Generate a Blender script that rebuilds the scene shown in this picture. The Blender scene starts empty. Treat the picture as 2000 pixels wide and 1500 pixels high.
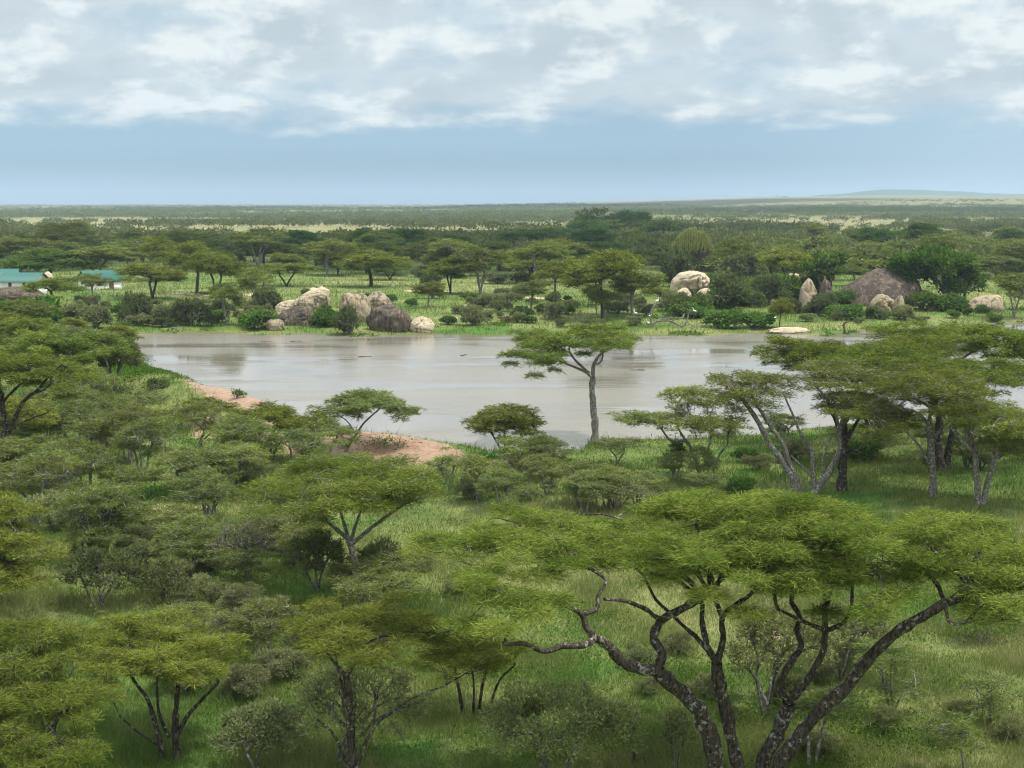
import bpy, math, random
import numpy as np
R = math.radians
# ------------------------------------------------------------ camera, light
H = 18.0; F = 2750.0; Y0 = 396.0
PITCH = math.atan((750 - Y0) / F)
SC = bpy.context.scene; COL = SC.collection
cam = bpy.data.cameras.new('camera'); camo = bpy.data.objects.new('camera', cam); COL.objects.link(camo)
cam.sensor_width = 36; cam.lens = 36 * F / 2000; cam.clip_start = .5; cam.clip_end = 60000
camo.location = (0, 0, H); camo.rotation_euler = (math.pi / 2 - PITCH, 0, 0); SC.camera = camo
SC.view_settings.view_transform = 'Standard'; SC.view_settings.look = 'None'
SC.view_settings.exposure = 0.40; SC.view_settings.gamma = 1
cy = SC.cycles; cy.max_bounces = 6; cy.diffuse_bounces = 3; cy.glossy_bounces = 2; cy.transmission_bounces = 3
cy.transparent_max_bounces = 6; cy.volume_bounces = 0; cy.use_denoising = True; cy.pixel_filter_type = 'BLACKMAN_HARRIS'; cy.filter_width = 1.15
SUN_EL, SUN_AZ = R(66), R(114)          # azimuth from +Y (view direction) towards +X
SD = np.array([math.sin(SUN_AZ) * math.cos(SUN_EL), math.cos(SUN_AZ) * math.cos(SUN_EL), math.sin(SUN_EL)])
sun = bpy.data.lights.new('sun', 'SUN'); suno = bpy.data.objects.new('sun', sun); COL.objects.link(suno)
sun.energy = 3.5; sun.angle = R(.6); sun.color = (1, .955, .88)
suno.rotation_euler = (math.pi / 2 - SUN_EL, 0, -SUN_AZ + math.pi)
suno.location = (0, 0, 200)

class NT:
    def __init__(s, nt): s.n = nt.nodes; s.l = nt.links
    def new(s, t, **k):
        nd = s.n.new(t)
        for a, b in k.items(): setattr(nd, a, b)
        return nd
    def put(s, sock, v):
        if isinstance(v, bpy.types.NodeSocket): s.l.new(v, sock)
        elif isinstance(v, (tuple, list)) and len(v) == 3 and sock.type == 'RGBA': sock.default_value = (*v, 1)
        else: sock.default_value = v
    def m(s, op, a, b=None, c=None, clamp=False):
        nd = s.new('ShaderNodeMath', operation=op, use_clamp=clamp)
        s.put(nd.inputs[0], a)
        if b is not None: s.put(nd.inputs[1], b)
        if c is not None: s.put(nd.inputs[2], c)
        return nd.outputs[0]
    def vec(s, x, y, z):
        nd = s.new('ShaderNodeCombineXYZ')
        for i, v in enumerate((x, y, z)): s.put(nd.inputs[i], v)
        return nd.outputs[0]
    def noise(s, v, scale, detail=3, rough=.5, dist=0):
        nd = s.new('ShaderNodeTexNoise'); s.put(nd.inputs['Vector'], v)
        nd.inputs['Scale'].default_value = scale; nd.inputs['Detail'].default_value = detail
        nd.inputs['Roughness'].default_value = rough; nd.inputs['Distortion'].default_value = dist
        return nd.outputs[0]
    def ss(s, v, a, b, lo=0., hi=1.):
        nd = s.new('ShaderNodeMapRange', interpolation_type='SMOOTHSTEP')
        s.put(nd.inputs[0], v)
        for i, q in enumerate((a, b, lo, hi)): s.put(nd.inputs[i + 1], q)
        return nd.outputs[0]
    def mix(s, f, a, b, blend='MIX'):
        nd = s.new('ShaderNodeMix', data_type='RGBA', blend_type=blend)
        s.put(nd.inputs[0], f); s.put(nd.inputs[6], a); s.put(nd.inputs[7], b)
        return nd.outputs[2]
    def scl(s, v, sc):
        nd = s.new('ShaderNodeMapping'); s.put(nd.inputs[0], v); nd.inputs['Scale'].default_value = sc
        return nd.outputs[0]

# ------------------------------------------------------------ sky
W = bpy.data.worlds.new('World'); SC.world = W; W.use_nodes = True
t = NT(W.node_tree); W.node_tree.nodes.clear()
tc = t.new('ShaderNodeTexCoord'); nrm = t.new('ShaderNodeVectorMath', operation='NORMALIZE'); t.l.new(tc.outputs['Generated'], nrm.inputs[0])
sep = t.new('ShaderNodeSeparateXYZ'); t.l.new(nrm.outputs[0], sep.inputs[0])
el = t.m('MULTIPLY', t.m('ARCSINE', sep.outputs[2]), 57.2958)
az = t.m('MULTIPLY', t.m('ARCTAN2', sep.outputs[0], sep.outputs[1]), 57.2958)
sky = t.new('ShaderNodeTexSky', sky_type='NISHITA'); sky.sun_disc = False; sky.sun_elevation = SUN_EL
sky.sun_rotation = SUN_AZ; sky.altitude = 1500; sky.air_density = 1; sky.dust_density = .6
# perspective stretch: clouds get flatter near the horizon
ce = t.m('LOGARITHM', t.m('ADD', t.m('MAXIMUM', el, 0.), 3.0), 2.718)
P = t.vec(t.m('MULTIPLY', az, .17), t.m('MULTIPLY', ce, 3.6), 0)
n1 = t.noise(P, 1., 6, .55, .15)
n2 = t.noise(t.vec(t.m('MULTIPLY', az, .36), t.m('MULTIPLY', ce, 6.5), 7.3), 1., 7, .56, .1)
n3 = t.noise(t.vec(t.m('MULTIPLY', az, .16), t.m('MULTIPLY', ce, 3.), 2.9), 1., 3, .5)
edge = t.m('ADD', el, t.m('MULTIPLY', t.m('SUBTRACT', n2, .5), 2.6))
edge = t.m('ADD', edge, t.m('MULTIPLY', t.m('SUBTRACT', n3, .5), 1.6))
low = t.ss(edge, 2.7, 4.0)
hole = t.ss(n1, .33, .47)
hi_open = t.ss(el, 14, 40)
cover = t.m('MULTIPLY', low, t.m('ADD', t.m('MULTIPLY', hole, .45), .55))
cover = t.m('MULTIPLY', cover, t.m('SUBTRACT', 1., t.m('MULTIPLY', hi_open, t.ss(n1, .50, .36))))
bright = t.ss(n2, .45, .635)
grey = t.ss(n1, .42, .66)
ccol = t.mix(grey, (.49, .56, .60), (.41, .48, .525))
ccol = t.mix(t.m('MULTIPLY', bright, .75), ccol, (.72, .76, .75))
ccol = t.mix(1., ccol, t.mix(t.ss(el, 11, 32), (1., 1., 1.), (2.9, 2.86, 2.8)), 'MULTIPLY')  # cloud colour boosted above the frame, added fill light to soften shadows
hcol = t.mix(t.ss(el, -.5, 3.2), (.305, .445, .54), (.27, .405, .51))
hcol = t.mix(t.ss(az, 6, 24), hcol, (.36, .50, .60))
band = t.ss(el, 7, 15)
skyc = t.mix(band, hcol, t.mix(1., sky.outputs[0], (.10, .10, .10), 'MULTIPLY'))
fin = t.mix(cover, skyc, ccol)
fin = t.mix(t.ss(sep.outputs[2], -.02, -.002), (.06, .08, .05), fin)
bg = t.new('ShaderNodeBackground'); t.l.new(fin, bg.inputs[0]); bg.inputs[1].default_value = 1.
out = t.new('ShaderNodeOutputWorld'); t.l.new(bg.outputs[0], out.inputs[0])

# ------------------------------------------------------------ projection helpers
cp, sp = math.cos(PITCH), math.sin(PITCH)
def ray(px, py):
    a = (px - 1000) / F; b = (750 - py) / F
    return np.array([a, cp + b * sp, -sp + b * cp])
def T(px, py, D):                       # point on the sight line at depth D
    r = ray(px, py); return np.array([0, 0, H]) + r * (D / r[1])
def Z(px, py, z):                       # point on the sight line at height z
    r = ray(px, py); return np.array([0, 0, H]) + r * ((z - H) / r[2])
def px_of(x, D): return x / D * F + 1000

# ------------------------------------------------------------ terrain
_tab = np.random.default_rng(11).random((256, 256))
def vn(x, y, s=0):
    x = np.asarray(x, float) + s * 17.3; y = np.asarray(y, float) + s * 41.7
    i = np.floor(x).astype(int); j = np.floor(y).astype(int); u = x - i; v = y - j
    u = u * u * (3 - 2 * u); v = v * v * (3 - 2 * v)
    g = lambda a, b: _tab[a & 255, b & 255]
    return (g(i, j) * (1 - u) + g(i + 1, j) * u) * (1 - v) + (g(i, j + 1) * (1 - u) + g(i + 1, j + 1) * u) * v
def sst(a, b, x):
    q = np.clip((x - a) / (b - a), 0, 1); return q * q * (3 - 2 * q)
far_px = [(236, 655), (300, 652), (400, 650), (470, 653), (520, 655), (600, 652), (650, 656), (700, 658), (760, 655), (850, 653), (930, 656), (1000, 655), (1100, 653),
          (1200, 657), (1300, 655), (1400, 656), (1480, 650), (1560, 653), (1620, 657), (1660, 652), (1700, 644), (1760, 641), (1820, 637), (1900, 634), (2000, 632), (2300, 625)]
near_px = [(2300, 820), (2050, 820), (1900, 822), (1760, 820), (1640, 832), (1500, 848), (1330, 858), (1240, 858), (1180, 855), (1142, 862), (1128, 878), (1060, 883), (1000, 888), (940, 884)]
bank_px = [(905, 876, .5), (830, 866, .7), (740, 852, .9), (660, 846, 1.1), (600, 826, 1.3), (520, 797, 1.5), (430, 765, 1.6), (340, 742, 1.7), (275, 728, 1.7), (240, 700, 1.5)]
lake = [Z(x, y, 0)[:2] for x, y in far_px] + [Z(x, y, 0)[:2] for x, y in near_px]
crest = []
for x, y, h in bank_px:
    c = Z(x, y, h)[:2]; crest.append((c[0], c[1], h)); lake.append(c + np.array([1.6, 2.6]))
lake = np.array(lake); crest = np.array(crest)
def seg_d(x, y, P, closed=True):
    n = len(P); best = np.full(np.shape(x), 1e9); tt = np.zeros(np.shape(x))
    for i in range(n if closed else n - 1):
        a = P[i]; b = P[(i + 1) % n]; ab = b[:2] - a[:2]
        q = np.clip(((x - a[0]) * ab[0] + (y - a[1]) * ab[1]) / (ab @ ab), 0, 1)
        d = np.hypot(x - a[0] - q * ab[0], y - a[1] - q * ab[1])
        if len(a) > 2: tt = np.where(d < best, a[2] + (b[2] - a[2]) * q, tt)
        best = np.minimum(best, d)
    return (best, tt) if len(P[0]) > 2 else best
def inside(x, y, P):
    c = np.zeros(np.shape(x), bool); n = len(P)
    for i in range(n):
        a = P[i]; b = P[(i + 1) % n]
        k = (a[1] > y) != (b[1] > y)
        c ^= k & (x < (b[0] - a[0]) * (y - a[1]) / ((b[1] - a[1]) or 1e-9) + a[0])
    return c
def lake_sd(x, y):
    d = seg_d(x, y, lake); return np.where(inside(x, y, lake), -d, d)
mounds = []                               # (x, y, rx, ry, h)
def mound(px, py, rx, ry, h):
    g = Z(px, py, .6); mounds.append((g[0], g[1], rx, ry, h))
mound(610, 618, 6, 9, 1.6); mound(1350, 590, 9, 9, 1.6); mound(1830, 588, 14, 14, 1.2); mound(1180, 458, 34, 60, 8.3); mound(1265, 462, 30, 50, 5.5)
mound(60, 590, 20, 22, 1.4); mound(1590, 590, 8, 10, .8)
def ground(x, y):
    x = np.asarray(x, float); y = np.asarray(y, float); D = np.hypot(x, y)
    land = .25 + .9 * vn(x / 28, y / 28) + .22 * vn(x / 6, y / 6, 1)
    sd = lake_sd(x, y)
    wig = (vn(x / 3.2, y / 3.2, 3) - .5) * 1.6 * np.clip(D / 120, .5, 3)
    sdw = sd + wig
    z = np.where(sdw > 0, .03 + (land) * (1 - np.exp(-np.maximum(sdw, 0) / 9.)), -.02 - np.clip(-sdw * .12, 0, 1.5))
    bd, bh = seg_d(x, y, crest, False)
    z = z + np.where(sd > -1.5, 1, 0) * bh * np.exp(-(bd / 3.3) ** 2) * sst(-1.5, 2, sd) * (1 + .25 * (vn(x / 4, y / 4, 5) - .5))
    for mx, my, rx, ry, h in mounds:
        z = z + h * np.exp(-((x - mx) / rx) ** 2 - ((y - my) / ry) ** 2)
    z = z + sst(450, 1500, D) * (vn(x / 420, y / 420, 7) - .5) * 7
    ang = x / np.maximum(y, 1)
    z = z + 43 * sst(1500, 6500, D) * sst(-.10, .26, ang) + 14 * sst(1200, 2600, D) * sst(.02, .3, ang) * 0.25
    z = z - .6 * sst(45, 25, D)
    return z
def G(px, py):                            # where the sight line meets the ground
    r = ray(px, py); r = r / r[1]
    lo, hi = 12., 13000.
    ts = np.geomspace(lo, hi, 260); zz = H + r[2] * ts - ground(r[0] * ts, ts)
    k = np.argmax(zz < 0)
    if zz[k] >= 0: k = len(ts) - 1
    a, b = ts[max(k - 1, 0)], ts[k]
    ts = np.linspace(a, b, 24); zz = H + r[2] * ts - ground(r[0] * ts, ts); k = max(np.argmax(zz < 0), 1)
    a, b, za, zb = ts[k - 1], ts[k], zz[k - 1], zz[k]
    q = za / (za - zb) if za != zb else .5
    d = a + (b - a) * np.clip(q, 0, 1)
    x = r[0] * d; return np.array([x, d, float(ground(x, d))])

# ------------------------------------------------------------ mesh helpers
def mesh(name, V, Fq, mats, attrs=None, smooth=False, mat_idx=None):
    """V (n,3); Fq array (m,3|4) or list of such arrays"""
    me = bpy.data.meshes.new(name)
    if not isinstance(Fq, list): Fq = [Fq]
    Fq = [np.asarray(f) for f in Fq if len(f)]
    V = np.asarray(V, np.float32)
    me.vertices.add(len(V)); me.vertices.foreach_set('co', V.ravel())
    loops = np.concatenate([f.ravel() for f in Fq]).astype(np.int32)
    tot = np.concatenate([np.full(len(f), f.shape[1]) for f in Fq]).astype(np.int32)
    st = np.concatenate([[0], np.cumsum(tot)[:-1]]).astype(np.int32)
    me.loops.add(len(loops)); me.loops.foreach_set('vertex_index', loops)
    me.polygons.add(len(tot)); me.polygons.foreach_set('loop_start', st); me.polygons.foreach_set('loop_total', tot)
    for a, v in (attrs or {}).items():
        at = me.attributes.new(a, 'FLOAT', 'POINT'); at.data.foreach_set('value', np.asarray(v, np.float32))
    for m in mats: me.materials.append(m)
    if mat_idx is not None: me.polygons.foreach_set('material_index', np.asarray(mat_idx, np.int32))
    me.update(calc_edges=True); me.validate()
    if smooth: me.polygons.foreach_set('use_smooth', np.ones(len(tot), bool))
    return me
def link(name, data, parent=None, loc=None, rot=None, scale=None, **props):
    o = bpy.data.objects.new(name, data); COL.objects.link(o)
    if parent is not None: o.parent = parent
    if loc is not None: o.location = [float(v) for v in loc]
    if rot is not None: o.rotation_euler = rot
    if scale is not None: o.scale = scale
    for k, v in props.items():
        if v: o[k] = v
    return o
def fib_tubes(P, Rr, k=5):
    """P (m,n,3) polylines, Rr (m,n) radii -> verts, quads"""
    P = np.asarray(P, float); Rr = np.asarray(Rr, float); m, n, _ = P.shape
    tg = np.gradient(P, axis=1); tg /= np.linalg.norm(tg, axis=2, keepdims=True) + 1e-9
    ref = np.array([.31, .93, .2]); u = np.cross(tg, ref); u /= np.linalg.norm(u, axis=2, keepdims=True) + 1e-9
    v = np.cross(tg, u); a = np.arange(k) / k * 2 * np.pi
    V = P[:, :, None] + (u[:, :, None] * np.cos(a)[None, None, :, None] + v[:, :, None] * np.sin(a)[None, None, :, None]) * Rr[:, :, None, None]
    idx = np.arange(m * n * k).reshape(m, n, k)
    a0 = idx[:, :-1]; a1 = idx[:, 1:]
    Q = np.stack([a0, np.roll(a0, -1, 2), np.roll(a1, -1, 2), a1], -1).reshape(-1, 4)
    return V.reshape(-1, 3), Q
def merge(parts):
    V = []; Q = {}; o = 0
    for v, q in parts:
        V.append(v)
        for f in (q if isinstance(q, list) else [q]): Q.setdefault(f.shape[1], []).append(f + o)
        o += len(v)
    return np.concatenate(V), [np.concatenate(q) for q in Q.values()]
def catmull(pts, per=4):
    pts = np.asarray(pts, float); n = len(pts); out = []
    ext = np.vstack([2 * pts[0] - pts[1], pts, 2 * pts[-1] - pts[-2]])
    for i in range(n - 1):
        p0, p1, p2, p3 = ext[i:i + 4]
        for s in np.arange(per) / per:
            out.append(.5 * (2 * p1 + (p2 - p0) * s + (2 * p0 - 5 * p1 + 4 * p2 - p3) * s * s + (3 * p1 - 3 * p2 + p3 - p0) * s ** 3))
    out.append(pts[-1]); return np.array(out)

# ------------------------------------------------------------ materials
def mat(name):
    m = bpy.data.materials.new(name); m.use_nodes = True; m.node_tree.nodes.clear(); return m, NT(m.node_tree)
def out_surf(t, s):
    o = t.new('ShaderNodeOutputMaterial'); t.l.new(s, o.inputs[0]); return o
def attr(t, name): return t.new('ShaderNodeAttribute', attribute_name=name).outputs['Fac']
def pos(t): return t.new('ShaderNodeNewGeometry').outputs['Position']
def principled(t, col, rough=.8, bump=None, spec=.3, bstr=.4, bdist=.05):
    p = t.new('ShaderNodeBsdfPrincipled'); t.put(p.inputs['Base Color'], col); t.put(p.inputs['Roughness'], rough)
    p.inputs['Specular IOR Level'].default_value = spec
    if bump is not None:
        b = t.new('ShaderNodeBump'); b.inputs['Strength'].default_value = bstr; b.inputs['Distance'].default_value = bdist
        t.l.new(bump, b.inputs['Height']); t.l.new(b.outputs[0], p.inputs['Normal'])
    return p.outputs[0]
def leaf_mat(name, c0, c1, c2, tr=.36):
    m, t = mat(name); a = attr(t, 'tint')
    oi = t.new('ShaderNodeObjectInfo').outputs['Random']
    c = t.mix(t.ss(a, 0, .55), c0, c1); c = t.mix(t.ss(a, .5, 1.), c, c2); c = t.mix(t.m('LESS_THAN', a, .02), c, (.17, .115, .065))
    hs = t.new('ShaderNodeHueSaturation'); t.put(hs.inputs['Color'], c)
    t.put(hs.inputs['Hue'], t.ss(oi, 0, 1, .496, .522)); t.put(hs.inputs['Value'], t.ss(t.m('FRACT', t.m('MULTIPLY', oi, 7.7)), 0, 1, .82, 1.18))
    d = t.new('ShaderNodeBsdfDiffuse'); t.l.new(hs.outputs[0], d.inputs[0])
    tl = t.new('ShaderNodeBsdfTranslucent'); t.l.new(t.mix(1., hs.outputs[0], (1.0, 1.05, .6), 'MULTIPLY'), tl.inputs[0])
    mx = t.new('ShaderNodeMixShader'); mx.inputs[0].default_value = tr
    t.l.new(d.outputs[0], mx.inputs[1]); t.l.new(tl.outputs[0], mx.inputs[2]); out_surf(t, mx.outputs[0]); return m
M_ACA = leaf_mat('acacia_foliage', (.045, .072, .014), (.125, .158, .026), (.255, .27, .055))
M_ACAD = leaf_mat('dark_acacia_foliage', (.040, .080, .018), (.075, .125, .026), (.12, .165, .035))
M_GREY = leaf_mat('thorn_foliage', (.105, .125, .046), (.195, .22, .082), (.28, .295, .125))
M_LEAFY = leaf_mat('broadleaf_foliage', (.040, .090, .016), (.085, .160, .024), (.16, .24, .04))
M_OLIVE = leaf_mat('olive_foliage', (.062, .085, .026), (.105, .135, .042), (.155, .18, .062))
M_FAR = leaf_mat('distant_foliage', (.085, .10, .036), (.125, .14, .048), (.18, .185, .068))
M_SOFT = leaf_mat('pale_acacia_foliage', (.080, .110, .024), (.175, .205, .050), (.29, .305, .090))
def bark_mat(name, dark, mid, light, lf):
    m, t = mat(name); tcn = t.new('ShaderNodeTexCoord').outputs['Object']
    n = t.noise(tcn, 7.5, 5, .65); n_ = t.noise(t.scl(tcn, (1, 1, .35)), 14., 4, .6); big = t.noise(tcn, .9, 2)
    c = t.mix(t.ss(n_, .35, .65), dark, mid)
    c = t.mix(t.m('MULTIPLY', t.ss(t.m('ADD', n, t.m('MULTIPLY', big, .35)), .72 - lf, .84 - lf), .68), c, light)
    out_surf(t, principled(t, c, .95, n_, .1, .7, .06)); return m
M_BARK = bark_mat('dark_bark', (.022, .018, .014), (.075, .062, .048), (.34, .32, .28), 0)
M_PALE = bark_mat('pale_bark', (.085, .074, .062), (.22, .195, .165), (.48, .46, .42), .03)
M_TWIG = bark_mat('grey_twig_bark', (.06, .05, .042), (.14, .125, .105), (.30, .28, .25), .05)
M_DEAD = bark_mat('weathered_wood', (.09, .078, .065), (.18, .16, .138), (.34, .31, .28), .06)

def land_color(t, p, soil=True):
    big = t.noise(p, .022, 3, .55); mid = t.noise(p, .10, 4, .6); fine = t.noise(p, .9, 4, .65)
    green = t.mix(t.ss(mid, .35, .62), (.072, .125, .024), (.125, .165, .040))
    yel = t.mix(t.ss(fine, .35, .65), (.225, .215, .085), (.30, .265, .13))
    f = t.ss(t.m('ADD', t.m('ADD', t.m('MULTIPLY', big, .9), t.m('MULTIPLY', mid, .55)), t.m('MULTIPLY', fine, .35)), .78, 1.10)
    c = t.mix(t.m('MULTIPLY', f, .55), green, yel)
    lush = t.ss(t.noise(p, .16, 3, .5, .3), .60, .70)
    c = t.mix(t.m('MULTIPLY', lush, .75), c, (.055, .145, .022))
    sx = t.new('ShaderNodeSeparateXYZ'); t.put(sx.inputs[0], p)
    D = t.m('POWER', t.m('ADD', t.m('POWER', sx.outputs[0], 2.), t.m('POWER', sx.outputs[1], 2.)), .5)
    pf = t.noise(p, .0035, 4, .6); pm = t.noise(p, .02, 4, .6)
    dry = t.mix(t.ss(pm, .35, .65), (.175, .168, .072), (.235, .21, .10))
    dry = t.mix(t.ss(pf, .55, .68), dry, (.105, .14, .055))
    c = t.mix(t.ss(D, 420, 720), c, dry)
    bare = t.ss(t.noise(p, .33, 5, .65), .675, .72); c = t.mix(t.m('MULTIPLY', bare, .7), c, (.33, .255, .16))
    return c, fine
m, t = mat('land'); M_LAND = m
p = pos(t); c, fine = land_color(t, p)
soil = attr(t, 'soil'); sn = t.noise(p, .7, 5, .65)
sf = t.ss(t.m('ADD', soil, t.m('MULTIPLY', t.m('SUBTRACT', sn, .5), 1.7)), .42, .62)
sc_ = t.mix(t.ss(t.noise(p, 1.6, 5, .7), .35, .7), (.265, .17, .115), (.36, .245, .17))
sc_ = t.mix(t.ss(t.noise(p, .25, 3), .55, .7), sc_, (.25, .15, .09))
c = t.mix(sf, c, sc_)
wet = attr(t, 'wet'); c = t.mix(wet, c, (.11, .085, .05))
bmp = t.noise(p, 2.5, 6, .7)
out_surf(t, principled(t, c, .95, bmp, .1, .6, .25))
m, t = mat('grass_blades'); M_GRASS = m
c, _ = land_color(t, pos(t)); c = t.mix(1., c, (1.1, 1.1, 1.05), 'MULTIPLY'); c = t.mix(t.ss(attr(t, 'tint'), .0, 1., 0, .5), c, (.36, .32, .16))
d = t.new('ShaderNodeBsdfDiffuse'); t.l.new(c, d.inputs[0]); tl = t.new('ShaderNodeBsdfTranslucent'); t.l.new(c, tl.inputs[0])
mx = t.new('ShaderNodeMixShader'); mx.inputs[0].default_value = .4; t.l.new(d.outputs[0], mx.inputs[1]); t.l.new(tl.outputs[0], mx.inputs[2]); out_surf(t, mx.outputs[0])
m, t = mat('sandy_track'); M_TRACK = m
p = pos(t); c = t.mix(t.noise(p, .8, 5, .7), (.40, .27, .17), (.58, .44, .31)); out_surf(t, principled(t, c, .95, t.noise(p, 3, 4), .1))
m, t = mat('muddy_water'); M_WATER = m
p = pos(t)
w1 = t.noise(t.scl(p, (.55, 1.5, 1)), 1.1, 3, .6); w2 = t.noise(t.scl(p, (.5, 1.6, 1)), 4.2, 3, .6); wb = t.noise(t.scl(p, (.35, 1.3, 1)), .055, 4, .6, .4)
hgt = t.m('ADD', t.m('MULTIPLY', w1, .6), t.m('MULTIPLY', w2, .16))
hgt = t.m('MULTIPLY', hgt, t.ss(wb, .40, .54, .15, 1.))
bs = t.new('ShaderNodeBsdfPrincipled'); t.put(bs.inputs['Base Color'], t.mix(t.ss(wb, .35, .65), (.175, .152, .125), (.225, .20, .168)))
t.put(bs.inputs['Roughness'], t.ss(wb, .40, .56, .04, .2)); bs.inputs['IOR'].default_value = 1.62; bs.inputs['Specular IOR Level'].default_value = .7
b = t.new('ShaderNodeBump'); b.inputs['Strength'].default_value = .30; b.inputs['Distance'].default_value = .12; t.l.new(hgt, b.inputs['Height']); t.l.new(b.outputs[0], bs.inputs['Normal'])
out_surf(t, bs.outputs[0])
def rock_mat(name, base, dark, light, streak=.5):
    m, t = mat(name); tcn = t.new('ShaderNodeTexCoord').outputs['Object']; oi = t.new('ShaderNodeObjectInfo').outputs['Random']
    off = t.new('ShaderNodeVectorMath', operation='ADD'); t.put(off.inputs[0], tcn); t.put(off.inputs[1], t.vec(t.m('MULTIPLY', oi, 50.), 0, 0)); q = off.outputs[0]
    st = t.noise(t.scl(q, (1.3, 1.3, .16)), 1.1, 5, .65, .6); bl = t.noise(q, .45, 4, .6); fn = t.noise(q, 5, 5, .7)
    c = t.mix(t.ss(fn, .3, .7), base, light); c = t.mix(t.m('MULTIPLY', t.ss(t.noise(t.scl(q, (1, 1, .6)), .9, 6, .8), .50, .505), t.ss(t.noise(t.scl(q, (1, 1, .6)), .9, 6, .8), .515, .51)), c, dark)
    c = t.mix(t.m('MULTIPLY', t.ss(t.m('ADD', st, t.m('MULTIPLY', bl, .5)), .93 - streak * .35, 1.02 - streak * .3), .8), c, dark)
    c = t.mix(t.m('MULTIPLY', t.ss(t.noise(t.scl(q, (2, 2, .3)), 1.4, 3), .60, .70), .5), c, (.45, .27, .14))
    c = t.mix(t.ss(t.noise(q, 2.2, 6, .7), .62, .72, 0, .5), c, (.42, .40, .34))
    ck = t.noise(t.scl(q, (1, 1, .8)), 1.8, 8, .75)
    out_surf(t, principled(t, c, .9, ck, .15, .9, .25)); return m
M_ROCK = rock_mat('granite', (.29, .225, .15), (.07, .06, .048), (.42, .335, .225))
M_ROCKD = rock_mat('dark_granite', (.115, .09, .068), (.055, .045, .038), (.16, .122, .09), .8)
M_ROCKL = rock_mat('pale_granite', (.42, .335, .225), (.12, .10, .078), (.60, .49, .35), .3)
def flat_mat(name, c0, c1, rough, sc=2., spec=.3):
    m, t = mat(name); q = t.new('ShaderNodeTexCoord').outputs['Object']
    out_surf(t, principled(t, t.mix(t.noise(q, sc, 5, .7), c0, c1), rough, None, spec)); return m
M_WALL = flat_mat('whitewashed_wall', (.62, .60, .56), (.78, .76, .72), .85)
M_GLASS = flat_mat('window_dark_glass', (.03, .035, .04), (.06, .065, .07), .15, 2, .6)
M_DOOR = flat_mat('brown_door_paint', (.15, .07, .04), (.2, .1, .06), .6)
M_WHITE = flat_mat('white_feathers', (.78, .77, .73), (.85, .84, .8), .8)
M_BEAK = flat_mat('yellow_beak', (.6, .38, .06), (.65, .42, .1), .5)
M_LEG = flat_mat('dark_legs', (.03, .03, .03), (.05, .05, .045), .6)
M_HIPPO = flat_mat('wet_hippo_hide', (.04, .03, .03), (.07, .05, .047), .7, 5, .2)
m, t = mat('teal_roof_sheet'); M_ROOF = m
q = t.new('ShaderNodeTexCoord').outputs['Object']; sx = t.new('ShaderNodeSeparateXYZ'); t.l.new(q, sx.inputs[0])
cor = t.m('SINE', t.m('MULTIPLY', sx.outputs[0], 30.))
c = t.mix(t.noise(q, .9, 4, .6), (.012, .10, .086), (.026, .14, .12)); c = t.mix(t.ss(t.noise(t.scl(q, (2., .5, 1)), 1.6, 5, .7), .56, .68, 0, .7), c, (.11, .085, .06)); c = t.mix(t.ss(t.m('FRACT', t.m('MULTIPLY', sx.outputs[0], .9)), .0, .07, .5, 0), c, (.01, .05, .045)); out_surf(t, principled(t, c, .45, cor, .4, .35, .03))
m, t = mat('euphorbia_stems'); M_EUPH = m
q = t.new('ShaderNodeTexCoord').outputs['Object']; out_surf(t, principled(t, t.mix(t.noise(q, 1.2, 3), (.10, .12, .028), (.20, .21, .055)), .7, None, .2))
m, t = mat('distant_hill_cover'); M_HILL = m
p = pos(t); out_surf(t, principled(t, t.mix(t.noise(p, .004, 5, .6), (.05, .075, .05), (.09, .11, .065)), .95, None, .05))
m, t = mat('cloud_vapour'); M_CLOUD = m
out_surf(t, principled(t, (.85, .86, .88), 1., None, 0))

# ------------------------------------------------------------ setting
def polar_ground():
    rows = np.concatenate([np.geomspace(10, 60, 150, endpoint=False), np.geomspace(60, 330, 430, endpoint=False), np.geomspace(330, 15000, 330)])
    fine_a = np.linspace(-25, 25, 560); co = np.linspace(25, 335, 80)[1:-1]
    ang = np.radians(np.concatenate([fine_a, co]))
    A, D = np.meshgrid(ang, rows); x = D * np.sin(A); y = D * np.cos(A)
    z = ground(x, y); nr, na = x.shape
    soilv = np.zeros(x.shape)
    for poly, s in soil_polys:
        P = np.array([Z(a, b, .8)[:2] for a, b in poly]); d = seg_d(x, y, P); d = np.where(inside(x, y, P), d, -d)
        soilv = np.maximum(soilv, s * sst(-2.2, 2.2, d))
    sd = lake_sd(x, y); wet = sst(1.4, -.4, sd) * .75
    V = np.stack([x, y, z], -1).reshape(-1, 3); idx = np.arange(nr * na).reshape(nr, na)
    nx = np.roll(idx, -1, 1)
    Q = np.stack([idx[:-1], nx[:-1], nx[1:], idx[1:]], -1).reshape(-1, 4)[:, ::-1]
    c0 = len(V); V = np.vstack([V, [[0, 0, float(ground(0., .01))]]])
    Tr = np.stack([idx[0], np.full(na, c0), nx[0]], -1)
    return mesh('ground', V, [Q, Tr], [M_LAND], {'soil': np.append(soilv.ravel(), 0), 'wet': np.append(wet.ravel(), 0)}, smooth=True)
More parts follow.
